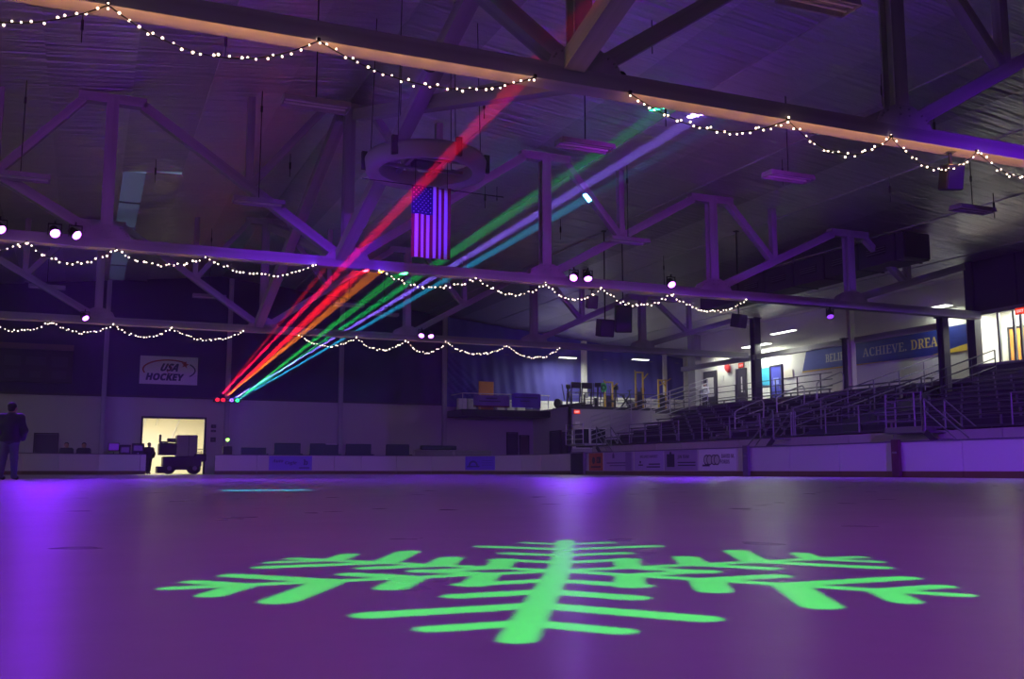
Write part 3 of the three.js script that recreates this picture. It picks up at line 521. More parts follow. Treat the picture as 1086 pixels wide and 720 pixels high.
// ---------------------------------------------------------------- balcony and gym at the end of the hall
{
  const b = thing('balcony', 'black edged balcony with violet banners on its railing at the blue curtain', 'balcony', [0, 0, 0]);
  part('slab', span(23.6, 30.3, 3.95, 4.4, -64, END + 0.02), M.black, b);
  for (let x = 23.7; x < 30.4; x += 1.3) part('post', pipe(V(x, 4.4, -64.1), V(x, 5.5, -64.1), 0.03), M.white, b);
  part('rail', [pipe(V(23.7, 5.5, -64.1), V(30.3, 5.5, -64.1), 0.03), pipe(V(23.7, 4.95, -64.1), V(30.3, 4.95, -64.1), 0.02), pipe(V(23.7, 5.5, -64.1), V(23.7, 5.5, END + 0.6), 0.03)], M.white, b);
  const ban = (x0, x1, y0, y1, label, draw, bg) => { const t = thing('rail_banner', label, 'banner', [(x0 + x1) / 2, (y0 + y1) / 2, -63.98]); const g = new THREE.PlaneGeometry(x1 - x0, y1 - y0, 24, 4), p = g.attributes.position; for (let i = 0; i < p.count; i++) p.setZ(i, 0.03 * Math.sin(p.getX(i) * 5)); g.computeVertexNormals(); part('cloth', g, new THREE.MeshStandardMaterial({ side: THREE.DoubleSide, roughness: 0.7, map: tex(512, 176, (c, W, H) => { c.fillStyle = bg; c.fillRect(0, 0, W, H); draw(c, W, H); }) }), t); part('grommets', [-1, 1].flatMap((s) => [-1, 1].map((u) => new THREE.TorusGeometry(0.03, 0.01, 5, 10).translate(s * ((x1 - x0) / 2 - 0.07), u * ((y1 - y0) / 2 - 0.06), 0.03))), M.galv, t); };
  ban(24.45, 27.15, 4.56, 5.4, 'violet banner with a dark red lower edge on the balcony railing', (c, W, H) => { c.fillStyle = '#6a1030'; c.fillRect(0, H * 0.86, W, H * 0.14); c.fillStyle = '#3c2470'; c.fillRect(W * 0.35, H * 0.2, W * 0.3, H * 0.12); c.fillRect(W * 0.15, H * 0.45, W * 0.6, H * 0.1); }, '#7a5ab4');
  ban(27.3, 29.55, 4.6, 5.6, 'plain bright violet banner on the balcony railing beside the gym', (c, W, H) => { c.fillStyle = '#3a1a98'; c.fillRect(W * 0.1, H * 0.25, W * 0.8, H * 0.08); c.fillRect(W * 0.3, H * 0.5, W * 0.3, H * 0.08); }, '#6a3ae0');
  single('orange_panel', rbox(1.15, 2.15, 0.08, 26.3, 5.48, -66.3, 0.03), M.orange, 'upright orange panel standing on the balcony behind the violet banner', 'panel');
  for (const x of [24.3, 25.0, 27.2, 28.0, 28.8]) { const c = thing('cabinet', 'low white cabinet on the balcony floor behind the banners', 'cabinet', [x, 4.4, -65.9], 0, 'white cabinets on the balcony'); part('body', rbox(0.6, 0.85, 0.4, 0, 0.43, 0, 0.02), M.offwhite, c); part('handle', box(0.12, 0.03, 0.03, 0, 0.7, 0.21), M.galv, c); }
  // grey block that carries the gym floor
  const w = structGroup('wall_gym');
  part('wall_panel', [span(30.3, 39.2, -0.05, 4.5, -61, -61.25), span(30.3, 30.5, -0.05, 4.5, -61, END), span(30.3, XR, 4.4, 4.55, -61, END)], M.wallpaint, w);
  part('base_trim', span(30.3, 39.2, 4.42, 4.6, -60.95, -61.1), M.dark, w);
  const win = structGroup('window_2');
  for (const [a, c] of [[30.55, 31.75], [31.9, 33.05]]) { part('pane', span(a, c, 1.85, 3.05, -60.96, -61), M.darkglass, win); }
  part('window_frame', [span(31.75, 31.9, 1.7, 3.1, -60.9, -61), span(30.45, 33.15, 1.7, 1.85, -60.86, -61), span(30.45, 30.55, 1.7, 3.1, -60.92, -61), span(30.45, 33.15, 3.05, 3.1, -60.92, -61)], M.white, win);
  const sg = single('wall_notice', span(30.75, 31.1, 3.25, 3.55, -60.97, -61), M.white, 'small pale notice above the dark windows under the gym', 'notice');
  exitSign([30.85, 4.2, -60.955], 0.5, 0, 'glowing red exit sign on the grey wall under the gym');
}
function exitSign(p, w, turn, label) {
  const t = thing('exit_sign', label, 'exit sign', p, turn); part('case', rbox(w, w * 0.6, 0.08, 0, 0, 0, 0.01), M.dark, t);
  const map = tex(256, 154, (c, W, H) => { c.fillStyle = '#ff3a18'; c.fillRect(0, 0, W, H); c.fillStyle = '#fff'; c.font = 'bold 92px sans-serif'; c.textAlign = 'center'; c.fillText('EXIT', W / 2, H * 0.72, W * 0.86); });
  part('sign_face', new THREE.PlaneGeometry(w * 0.94, w * 0.54).translate(0, 0, 0.042), new THREE.MeshStandardMaterial({ color: 0x200400, emissive: 0xffffff, emissiveMap: map, emissiveIntensity: 1.0 }), t);
}
{
  // blue curtain with deep folds behind balcony and gym
  const x0 = 23.5, x1 = 43.6, g = new THREE.PlaneGeometry(x1 - x0, 6.6, 260, 40).translate((x0 + x1) / 2, 8.0, 0), p = g.attributes.position;
  for (let i = 0; i < p.count; i++) {
    const x = p.getX(i), y = p.getY(i), u = (y - 4.7) / 6.6;
    const sw = Math.exp(-(((x - 24.6) + (u - 0.2) * 5.2) ** 2) / 1.2);                     // the gathered swag at the balcony end
    p.setZ(i, END + 0.3 + 0.05 * Math.sin(x * 3.1 + 1.2 * Math.sin(y * 0.5)) + 0.03 * Math.sin(x * 7.7 + y) + 0.16 * sw * Math.sin(((x - 24.6) + (u - 0.2) * 5.2 + y * y * 0.02) * 11));
    p.setY(i, Math.min(y, ceilY(x) - 0.03));
  }
  g.computeVertexNormals();
  const t = thing('curtain', 'large blue curtain with gathered folds behind balcony and gym', 'curtain'); part('cloth', g, new THREE.MeshStandardMaterial({ color: M.curtain.color, roughness: 0.75, side: THREE.DoubleSide }), t);
  part('track', span(x0, x1, 8.6, 8.66, END + 0.2, END + 0.26), M.galv, t);
}
{
  const c = thing('gym_column', 'bright white column in front of the blue curtain at the gym', 'column', [34.2, 4.5, -66.3]); part('shaft', hbeam(V(0, 0, 0), V(0, 5.4, 0), 0.34, 0.34), M.white, c); part('base_plate', box(0.5, 0.04, 0.5, 0, 0.07, 0), M.white, c);
  const f = structGroup('trim_1'); part('post', [span(41.1, 41.4, 4.5, 9.6, -66.2, -66.4), span(43.0, 43.4, 4.5, 9.6, -66.2, -66.4)], M.white, f); part('sill', span(33.9, 43.4, 5.35, 5.7, -66.15, -66.4), M.offwhite, f); part('low_wall', span(30.6, 43.4, 4.55, 5.3, -66.3, -66.5), M.offwhite, f);
}
// gym machines on the upper floor
const GY = 4.56;
function treadmill(x, z, turn, label) {
  const t = thing('treadmill', label, 'treadmill', [x, GY, z], turn, 'treadmills of the gym');
  part('deck', rbox(0.8, 0.2, 1.7, 0, 0.12, 0, 0.04), M.black, t); part('belt', box(0.5, 0.01, 1.5, 0, 0.226, 0), M.rubber, t);
  for (const s of [-1, 1]) part('upright', bar(V(s * 0.36, 0.2, 0.6), V(s * 0.36, 1.4, 0.75), 0.07, 0.07), M.dark, t);
  part('console', rbox(0.8, 0.42, 0.12, 0, 1.5, 0.75, 0.04), M.black, t); part('handrail', [pipe(V(-0.36, 1.1, 0.7), V(-0.36, 1.0, 0.1), 0.025), pipe(V(0.36, 1.1, 0.7), V(0.36, 1.0, 0.1), 0.025)], M.galv, t);
}
treadmill(30.9, -62.0, 0.1, 'black treadmill at the corner of the gym floor over the exit sign'); treadmill(31.9, -62.1, -0.05, 'black treadmill between the corner treadmill and an elliptical trainer');
function rack(x, z, h, label, arm) {
  const t = thing('weight_rack', label, 'gym machine', [x, GY, z]);
  for (const s of [-1, 1]) part('upright', box(0.1, h, 0.1, s * 0.3, h / 2, 0), M.yellow, t);
  part('top_bar', box(0.7, 0.1, 0.1, 0, h, 0), M.yellow, t); part('base', [box(0.1, 0.1, 1.1, -0.3, 0.05, 0.1), box(0.1, 0.1, 1.1, 0.3, 0.05, 0.1)], M.yellow, t);
  part('weight_stack', rbox(0.34, h * 0.42, 0.22, 0, h * 0.23 + 0.1, 0, 0.02), M.black, t);
  part('seat', rbox(0.4, 0.1, 0.45, 0, 0.5, 0.45, 0.04), M.black, t); part('arm', [bar(V(-0.3, h * 0.8, 0), V(-0.55 * arm, h + 0.1, 0.35), 0.07, 0.07), bar(V(0.3, h * 0.8, 0), V(0.1 + 0.4 * arm, h - 0.1, 0.4), 0.07, 0.07)], M.yellow, t); part('cable', pipe(V(0, h, 0), V(0, h * 0.6, 0), 0.012, 5), M.black, t);
}
function elliptical(x, z, turn, label) {
  const t = thing('elliptical_trainer', label, 'gym machine', [x, GY, z], turn, 'elliptical trainers of the gym');
  part('base', [box(0.12, 0.1, 1.5, 0, 0.05, 0), box(0.6, 0.08, 0.1, 0, 0.05, -0.65), box(0.6, 0.08, 0.1, 0, 0.05, 0.65)], M.black, t); part('flywheel', new THREE.CylinderGeometry(0.34, 0.34, 0.2, 20).rotateZ(Math.PI / 2).translate(0, 0.42, -0.45), M.black, t);
  part('mast', bar(V(0, 0.1, 0.35), V(0, 1.45, 0.5), 0.1, 0.1), M.dark, t); part('console', rbox(0.45, 0.32, 0.08, 0, 1.58, 0.52, 0.03), M.black, t);
  for (const s of [-1, 1]) { part('arm', bar(V(s * 0.26, 0.6, 0.4), V(s * 0.26, 1.75, 0.15), 0.05, 0.05), M.dark, t); part('pedal', rbox(0.16, 0.05, 0.4, s * 0.2, 0.3, -0.05, 0.02), M.black, t); }
}
elliptical(31.2, -63.8, 0.4, 'black elliptical trainer behind the treadmills under the light bar'); elliptical(32.9, -61.9, -0.3, 'black elliptical trainer beside the round green sign'); elliptical(37.5, -64.2, 0.5, 'black elliptical trainer behind the gap between tall tower and corner machine'); elliptical(35.0, -63.6, 0.2, 'black elliptical trainer behind the exercise bike');
rack(34.1, -62.3, 1.9, 'yellow framed gym machine behind the round green sign', 1);
rack(36.6, -62.3, 2.7, 'tall yellow cable tower with raised arms on the gym floor', 1);
rack(38.5, -62.3, 2.2, 'yellow gym machine next to the stair rails at the gym corner', -1);
{
  const g = thing('round_sign', 'round bright green sign on a stand at the gym railing', 'sign', [33.35, GY, -61.7]); part('disc', new THREE.CylinderGeometry(0.3, 0.3, 0.04, 24).rotateX(Math.PI / 2).scale(0.85, 1.15, 1).translate(0, 1.45, 0), std(0.05, 0.75, 0.12, 0.5), g); part('ring', new THREE.TorusGeometry(0.16, 0.04, 8, 20).translate(0, 1.45, 0.03), std(0.02, 0.25, 0.05, 0.5), g); part('stand', [box(0.05, 1.2, 0.05, 0, 0.6, 0), box(0.4, 0.04, 0.3, 0, 0.02, 0)], M.dark, g);
  const b = thing('exercise_bike', 'dark exercise bike between the yellow machines', 'gym machine', [35.4, GY, -62.2]); part('frame', [bar(V(-0.4, 0.1, 0), V(0.3, 1.0, 0), 0.1, 0.08), bar(V(0.4, 0.1, 0), V(-0.25, 0.95, 0), 0.1, 0.08), box(1.0, 0.08, 0.1, 0, 0.05, 0)], M.dark, b); part('flywheel', new THREE.CylinderGeometry(0.3, 0.3, 0.08, 20).rotateX(Math.PI / 2).translate(0.35, 0.4, 0), M.galv, b); part('saddle', rbox(0.35, 0.08, 0.25, -0.28, 1.0, 0, 0.03), M.black, b); part('handlebar', [box(0.06, 0.4, 0.06, 0.32, 1.15, 0), box(0.1, 0.05, 0.5, 0.34, 1.35, 0)], M.black, b);
  const d = thing('bench_press', 'dark weight bench beside the black treadmills', 'gym machine', [33.0, GY, -64.6]); part('pad', rbox(0.35, 0.1, 1.2, 0, 0.5, 0, 0.04), M.black, d); part('frame', [box(0.08, 1.2, 0.08, -0.5, 0.6, -0.4), box(0.08, 1.2, 0.08, 0.5, 0.6, -0.4), box(0.1, 0.5, 1.0, 0, 0.25, 0)], M.dark, d); part('barbell', [pipe(V(-0.9, 1.15, -0.4), V(0.9, 1.15, -0.4), 0.02), new THREE.CylinderGeometry(0.22, 0.22, 0.06, 18).rotateZ(Math.PI / 2).translate(-0.75, 1.15, -0.4), new THREE.CylinderGeometry(0.22, 0.22, 0.06, 18).rotateZ(Math.PI / 2).translate(0.75, 1.15, -0.4)], M.galv, d);
  const rl = thing('gym_railing', 'thin dark railing along the edge of the gym floor', 'railing', [0, GY, -61.15]); part('rail', [pipe(V(30.4, 1.0, 0), V(39, 1.0, 0), 0.025), pipe(V(30.4, 0.55, 0), V(39, 0.55, 0), 0.018)], M.dark, rl); for (let x = 30.4; x < 39.1; x += 1.2) part('post', pipe(V(x, 0, 0), V(x, 1.0, 0), 0.025), M.dark, rl);
}

// ---------------------------------------------------------------- concourse at the right, painted wall, doors
{
  const w = structGroup('wall_side'); part('wall_panel', [span(39, 39.25, -0.05, 10, -58.7, -33.4)], M.offwhite, w); part('return_wall', span(37.1, 39.2, -0.05, 9.7, -33.4, -33.55), M.offwhite, w);
  struct('floor', span(35.9, 39.2, 4.1, 4.3, -59, -15), M.concrete);
  const p = thing('corner_pillar', 'broad grey pillar at the corner between gym and concourse doors', 'pillar', [38.9, 0, -58.4]); part('shaft', rbox(0.8, 10, 0.9, 0, 5, 0, 0.03), M.steel, p); part('pipe', pipe(V(0.5, 0, 0.35), V(0.5, 10, 0.35), 0.09, 12), M.dark, p);
  // banner
  const b = thing('wall_banner', 'long blue painted wall banner reading BELIEVE. ACHIEVE. DREAM. with yellow edge', 'banner', [38.97, 6.62, -41.1]);
  const L = 12.0, H = 1.3, map = tex(2048, 240, (c, W, h) => {
    c.fillStyle = '#1c2f86'; c.fillRect(0, 0, W, h); c.globalAlpha = 0.35; for (let i = 0; i < 60; i++) { c.fillStyle = i % 2 ? '#24489c' : '#16246c'; c.fillRect(rnd() * W, rnd() * h, 80 + rnd() * 260, 6 + rnd() * 26); } c.globalAlpha = 1;
    c.fillStyle = '#e2c43a'; c.beginPath(); c.moveTo(0, h); c.lineTo(0, h * 0.93); c.lineTo(W * 0.42, h * 0.96); c.lineTo(W * 0.62, h); c.fill(); c.beginPath(); c.moveTo(W * 0.8, h); c.lineTo(W, h * 0.72); c.lineTo(W, h); c.fill();
    c.font = 'bold 118px serif'; c.fillStyle = '#a9a493'; c.fillText('BELIEVE.', W * 0.15, h * 0.68, W * 0.2); c.fillText('ACHIEVE.', W * 0.40, h * 0.68, W * 0.27); c.fillStyle = '#d8bf55'; c.font = 'bold 128px serif'; c.fillText('DREAM.', W * 0.69, h * 0.68, W * 0.215);
  });
  const s = new THREE.Shape(); s.moveTo(-L / 2 - 0.25, -H / 2); s.lineTo(L / 2, -H / 2); s.lineTo(L / 2, H / 2); s.lineTo(-L / 2 + 0.2, H / 2);
  const g = new THREE.ShapeGeometry(s), q = g.attributes.position, uv = g.attributes.uv; for (let i = 0; i < q.count; i++) uv.setXY(i, (q.getX(i) + L / 2) / L, (q.getY(i) + H / 2) / H);
  part('print', g.rotateY(-Math.PI / 2).translate(-0.012, 0, 0), new THREE.MeshStandardMaterial({ map, roughness: 0.6, side: THREE.DoubleSide }), b); part('backing', new THREE.ExtrudeGeometry(s, { depth: 0.02, bevelEnabled: false }).rotateY(-Math.PI / 2).translate(0.012, 0, 0), M.bluedoor, b);
  const sideDoor = (z0, z1, y1, label, m, pane) => { const t = thing('concourse_door', label, 'door', [38.95, 4.3, (z0 + z1) / 2], -Math.PI / 2), wd = Math.abs(z1 - z0), h = y1 - 4.3; part('leaf', box(wd - 0.1, h, 0.06, 0, h / 2, 0), m, t); part('frame', [box(0.09, h + 0.09, 0.14, -wd / 2, h / 2, 0), box(0.09, h + 0.09, 0.14, wd / 2, h / 2, 0), box(wd + 0.09, 0.09, 0.14, 0, h + 0.04, 0)], M.dark, t); if (pane) part('pane', box(pane[0], pane[1], 0.02, pane[2], h * 0.6, 0.035), pane[3], t); part('handle', box(0.05, 0.2, 0.07, wd * 0.34, 1.0, 0.05), M.galv, t); };
  sideDoor(-57.5, -56.1, 6.85, 'door with a pale glass pane in the concourse wall beside the corner pillar', M.darkdoor, [0.8, 1.3, 0, M.offwhite]);
  sideDoor(-53.8, -52.8, 6.7, 'dark door with a narrow pane below the red exit sign', M.darkdoor, [0.12, 1.0, 0.05, M.offwhite]);
  sideDoor(-50.3, -49.2, 6.6, 'royal blue door in the bright concourse wall', M.bluedoor, [0.5, 0.4, 0, std(0.3, 0.35, 0.7, 0.5)]);
  exitSign([38.9, 6.98, -53.2], 0.55, -Math.PI / 2, 'glowing red exit sign over the dark concourse door');
  const n = (z0, z1, y0, y1, m, label) => single('wall_notice', span(38.94, 38.99, y0, y1, z0, z1), m, label, 'notice');
  n(-51.25, -50.45, 5.5, 6.6, M.teal, 'bright teal board on the wall beside the royal blue door'); n(-48.9, -48.2, 5.75, 6.25, M.cream, 'small cream notice right of the royal blue door'); n(-55.6, -55.3, 6.1, 6.5, M.white, 'small white notice between the two concourse doors'); n(-57.1, -56.3, 7.3, 7.7, M.white, 'white sign plate above the door with the glass pane');
  const x = thing('alarm_bell', 'round red alarm bell on the wall between the concourse doors', 'alarm', [38.88, 7.0, -54.7]); part('bell', new THREE.CylinderGeometry(0.28, 0.22, 0.12, 20).rotateZ(Math.PI / 2), M.red, x); part('base', box(0.06, 0.3, 0.3, 0.08, -0.2, 0), M.red, x);
  // railing in front of the concourse
  const r = thing('concourse_railing', 'dark pipe railing along the concourse above the bleachers', 'railing', [36.0, 4.3, 0]); for (const y of [0.35, 0.7, 1.05]) part('rail', pipe(V(0, y, -57.5), V(0, y, -41.4), 0.022), M.dark, r); for (let z = -57.5; z <= -41; z += 1.9) part('post', pipe(V(0, 0, z), V(0, 1.05, z), 0.03), M.dark, r);
  // columns
  const col = (X, z, y0, y1, wd, m, label) => { const t = thing('hall_column', label, 'column', [X, 0, z]); part('shaft', hbeam(V(0, y0, 0), V(0, y1, 0), wd, wd), m, t); part('cap_plate', box(wd + 0.15, 0.05, wd + 0.15, 0, y1, 0), m, t); };
  col(37.5, -49.8, 4.3, 9.5, 0.46, M.dark, 'dark steel column in front of the teal board'); col(37.3, -41.3, 4.3, 9.5, 0.3, M.cream, 'slim cream column in front of the long wall banner'); col(37.0, -41.5, 4.3, 7.2, 0.18, M.dark, 'thin dark post beside the slim cream column'); col(34.95, -32.9, 0, 7.0, 0.36, M.dark, 'dark steel column at the end of the spotlight truss'); 
  single('wall_beam', bar(V(37.5, 7.1, -58), V(37.5, 7.1, -35.2), 0.24, 0.3), M.steel, 'long steel beam over the concourse columns in front of the banner wall', 'beam');
}
// lit room behind windows, nearest the camera end of the concourse
{
  const w = structGroup('wall_room');
  part('siding', [...Array.from({ length: 14 }, (_, k) => span(36.98 - (k % 2) * 0.03, 37.2, 7.25, ceilY(37.1), -33.2 + k * 1.3, -33.2 + (k + 1) * 1.3 - 0.03))], M.siding, w);
  part('lower_wall', span(37, 37.2, 0, 4.9, -33.2, -15), M.siding, w); part('corner_post', span(36.85, 37.25, 0, ceilY(37), -33.3, -32.85), M.dark, w);
  part('back_wall', span(38.95, 39.2, 4.1, 9, -33.4, -15), M.offwhite, w); part('room_ceiling', span(37.2, 39, 7.6, 7.7, -33.4, -15), M.offwhite, w);
  part('sill', span(36.8, 37.25, 4.86, 4.96, -32.9, -15), M.steel, w); part('head', span(36.9, 37.2, 7.18, 7.36, -32.9, -15), M.steel, w);
  const win = structGroup('window_3'); for (const z of [-31.75, -30.95, -30.6, -29.0, -27.4]) part('mullion', span(37.02, 37.14, 4.95, 7.2, z - 0.05, z + 0.05), M.galv, win); for (const [a, b] of [[-32.85, -31.8], [-31.7, -31.0], [-30.55, -29.05], [-28.95, -27.45]]) part('pane', span(37.075, 37.08, 4.96, 7.18, a, b), M.glass, win);
  const d = thing('orange_door', 'bright orange door inside the lit room behind the windows', 'door', [38.9, 4.3, -32.2], -Math.PI / 2); part('leaf', box(1.1, 2.35, 0.06, 0, 1.18, 0), M.orange, d); part('frame', [box(0.1, 2.45, 0.12, -0.58, 1.2, 0), box(0.1, 2.45, 0.12, 0.58, 1.2, 0), box(1.26, 0.1, 0.12, 0, 2.42, 0)], M.dark, d); part('handle', box(0.05, 0.2, 0.07, 0.4, 1.0, 0.05), M.galv, d);
  exitSign([36.85, 7.05, -30.4], 0.5, -Math.PI / 2, 'glowing red exit sign hung at the window head of the lit room');
  lamp([38.1, 7.5, -31.0], 0.5, 3.4, 55, 'unseen ceiling light panel placed to light the room with the orange door');  // out of view above the window head, lights the room
}
function lamp(p, w, l, E, label, turn = 0, color = [0.95, 1, 0.86]) {      // ceiling light: glowing panel with an area light just below it
  const t = thing('ceiling_light', label, 'light', p, turn); part('housing', box(w + 0.06, 0.09, l + 0.06, 0, 0.05, 0), M.white, t); part('light_tube', box(w, 0.03, l, 0, -0.005, 0), glow(...color, Math.min(E * 0.6, 6)), t);
  const a = new THREE.RectAreaLight(new THREE.Color().setRGB(...color), E, w, l); a.name = 'ceiling_area'; a.position.set(p[0], p[1] - 0.03, p[2]); a.rotation.set(-Math.PI / 2, 0, turn); scene.add(a);
}
lamp([38.0, 7.9, -50.4], 0.5, 2.4, 70, 'bright fluorescent light over the teal board and royal blue door');
lamp([38.2, 7.9, -55.3], 0.4, 1.6, 32, 'fluorescent light over the two concourse doors');
lamp([38.3, 8.2, -36.2], 0.5, 1.2, 26, 'bright light between the dark column and the lit room');
lamp([32.0, 8.35, -64.6], 1.3, 0.3, 150, 'glowing white light bar over the gym treadmills');
lamp([37.5, 8.35, -63.6], 1.3, 0.3, 60, 'glowing light bar over the yellow gym machines');
lamp([36.6, 8.1, -46.0], 0.3, 2.0, 24, 'dim fluorescent bar over the upper bleacher rows');

// ---------------------------------------------------------------- bleachers
const ROWS = 9, BX = 27.6, BY = 1.72, DX = 0.93, DY = 0.29;
function bleacher(z0, z1, label) {
  const t = thing('bleacher', label, 'bleachers'), L = Math.abs(z1 - z0), zc = (z0 + z1) / 2;
  for (let i = 0; i < ROWS; i++) {
    const x = BX + i * DX, y = BY + i * DY;
    part('foot_board', box(0.62, 0.05, L, x + 0.31, y, zc), M.bleach, t); part('riser', box(0.03, DY, L, x + 0.01, y - DY / 2, zc), M.dark, t);
    part('seat_board', rbox(0.27, 0.05, L - 0.1, x + 0.76, y + 0.42, zc, 0.012), M.bleach, t); part('seat_supports', Array.from({ length: Math.ceil(L / 1.8) + 1 }, (_, k) => box(0.06, 0.4, 0.06, x + 0.76, y + 0.2, Math.min(z0, z1) + 0.1 + k * (L - 0.2) / Math.ceil(L / 1.8))), M.galv, t).userData.kind = 'stuff';
  }
  const tri = new THREE.Shape(); tri.moveTo(BX, 0); tri.lineTo(BX + ROWS * DX, 0); tri.lineTo(BX + ROWS * DX, BY + (ROWS - 1) * DY - 0.1); tri.lineTo(BX, BY - 0.1);
  for (const z of [z0, z1]) part('end_panel', new THREE.ExtrudeGeometry(tri, { depth: 0.04, bevelEnabled: false }).translate(0, 0, z - 0.02), M.dark, t);
  return t;
}
const bA = bleacher(-52.5, -41.3, 'long aluminium bleacher section between the gym stairs and the aisle');
const bB = bleacher(-39.9, -34.4, 'short aluminium bleacher section between the aisle and its sloping end rail');
const bC = bleacher(-31.2, -16, 'dark aluminium bleacher section below the lit room windows');
const slope = (x) => BY + (x - BX) / DX * DY;
function slopedRail(z, x0, x1, n, dy, label, m, lift = 0.25) {
  const t = thing('sloped_railing', label, 'railing'); for (let k = 0; k < n; k++) part('rail', pipe(V(x0, slope(x0) + lift + k * dy, z), V(x1, slope(x1) + lift + k * dy, z), 0.028), m, t);
  const np = 6; for (let k = 0; k <= np; k++) { const x = x0 + (x1 - x0) * k / np; part('post', pipe(V(x, slope(x) - 0.2, z), V(x, slope(x) + lift + (n - 1) * dy, z), 0.03), m, t); }
}
slopedRail(-34.25, BX, 36.6, 3, 0.38, 'sloping guard rail on the open end of the short bleacher section', M.galv, 0.35);
slopedRail(-52.7, BX, 35.9, 6, 0.27, 'sloping guard rail of six pipes at the gym end of the bleachers', M.alu, 0.3);
slopedRail(-31.3, BX, 36.2, 3, 0.36, 'sloping guard rail on the end of the dark bleacher section', M.dark, 0.3);
{
  const t = thing('aisle_steps', 'stepped aisle between the two far bleacher sections', 'steps'); for (let i = 0; i < ROWS; i++) { part('step', span(BX + i * DX, BX + (i + 1) * DX, slope(BX + i * DX) - 0.06, slope(BX + i * DX) + 0.02, -41.2, -40.0), M.galv, t); part('half_step', span(BX + i * DX + 0.5, BX + (i + 1) * DX, slope(BX + i * DX) + 0.02, slope(BX + i * DX) + DY / 2, -41.2, -40.0), M.galv, t); }
  for (let k = 0; k < 3; k++) { const x0 = BX + 1.6 + k * 2.55, x1 = x0 + 1.7, h = thing('aisle_handrail', ['lowest looped silver handrail in the bleacher aisle', 'middle looped silver handrail in the bleacher aisle', 'topmost looped silver handrail in the bleacher aisle'][k], 'handrail', [0, 0, -40.6]); const c = new THREE.CatmullRomCurve3([V(x0, slope(x0), 0), V(x0, slope(x0) + 0.8, 0), V(x0 + 0.25, slope(x0) + 0.98, 0), V(x1 - 0.1, slope(x1) + 0.95, 0), V(x1 + 0.05, slope(x1) + 0.75, 0), V(x1, slope(x1), 0)], false, 'catmullrom', 0.12); part('loop', new THREE.TubeGeometry(c, 40, 0.03, 8), M.alu, h); part('cross_rail', pipe(V(x0, slope(x0) + 0.5, 0), V(x1, slope(x1) + 0.5, 0), 0.025), M.alu, h); }
  // front wall, walkway and railings
  const w = structGroup('wall_walkway'); for (let z = -50.4; z < -10; z += 2.3) part('wall_panel', span(26.5, 26.62, 0, 1.62, z, z + 2.27), M.wallpaint, w); part('walkway', span(26.5, BX - 0.04, 1.56, 1.64, -52.5, -10), M.concrete, w);
  const front = (z0, z1, label, n = 3) => { const r = thing('front_railing', label, 'railing', [26.6, 1.64, 0]); for (let k = 0; k < n; k++) part('rail', pipe(V(0, 1.0 - k * 0.33, z0), V(0, 1.0 - k * 0.33, z1), 0.022), M.galv, r); const m = Math.max(1, Math.round(Math.abs(z1 - z0) / 1.9)); for (let k = 0; k <= m; k++) part('post', pipe(V(0, 0, z0 + (z1 - z0) * k / m), V(0, 1.02, z0 + (z1 - z0) * k / m), 0.03), M.galv, r); };
  front(-46.4, -41.6, 'pipe railing on the walkway before the long bleacher section'); front(-39.6, -35.2, 'pipe railing on the walkway before the short bleacher section'); front(-32.9, -27.4, 'pipe railing on the walkway left of the caged landing'); front(-22.5, -14, 'pipe railing on the walkway before the dark bleacher section');
  const l = thing('stair_landing', 'square landing caged with pipe rails above the side boards', 'landing', [26.3, 1.6, -26.3]); part('plate', rbox(0.9, 0.22, 1.7, 0, 0, 0, 0.02), M.galv, l); for (let k = 0; k < 5; k++) part('rail', pipe(V(-0.4, 0.3 + k * 0.24, -0.82), V(-0.4, 0.3 + k * 0.24, 0.82), 0.022), M.galv, l); for (const z of [-0.82, 0.5, 0.82]) part('post', pipe(V(-0.4, 0, z), V(-0.4, 1.28, z), 0.03), M.galv, l);
  const stair = (z0, dz, label, y1 = 2.7) => { const s = thing('stair', label, 'stairs', [26.2, 0, 0]); for (let k = 0; k < 6; k++) part('tread', box(0.9, 0.05, 0.3, 0, 1.5 - k * 0.25, z0 + dz * k * 0.3), M.galv, s); for (const x of [-0.45, 0.45]) { part('stringer', bar(V(x, 1.5, z0), V(x, 0.1, z0 + dz * 1.75), 0.05, 0.2), M.dark, s); part('handrail', pipe(V(x, y1 - 0.1, z0), V(x, y1 - 1.45, z0 + dz * 1.75), 0.028), M.galv, s); part('handrail', pipe(V(x, y1 - 0.5, z0), V(x, y1 - 1.85, z0 + dz * 1.75), 0.022), M.galv, s); part('post', pipe(V(x, 1.5, z0), V(x, y1 - 0.1, z0), 0.03), M.galv, s); } };
  stair(-25.2, 1, 'steel stair going down from the caged landing behind the boards'); stair(-33.2, -1, 'steel stair with diagonal handrails in the gap between bleacher sections'); stair(-48.5, 1, 'steel stair with handrails at the gym end of the bleachers');
  const c = thing('end_landing', 'pale landing with pipe rails at the corner between gym wall and bleachers', 'landing', [26.75, 1.70, -51.6]); part('plate', box(1.4, 0.12, 2.2, 0, 0, 0), M.alu, c); for (let k = 0; k < 4; k++) part('rail', pipe(V(-0.8, 0.3 + k * 0.28, -1.1), V(-0.8, 0.3 + k * 0.28, 1.1), 0.025), M.alu, c); for (const z of [-1.1, 0, 1.1]) part('post', pipe(V(-0.8, 0, z), V(-0.8, 1.2, z), 0.03), M.alu, c);
}

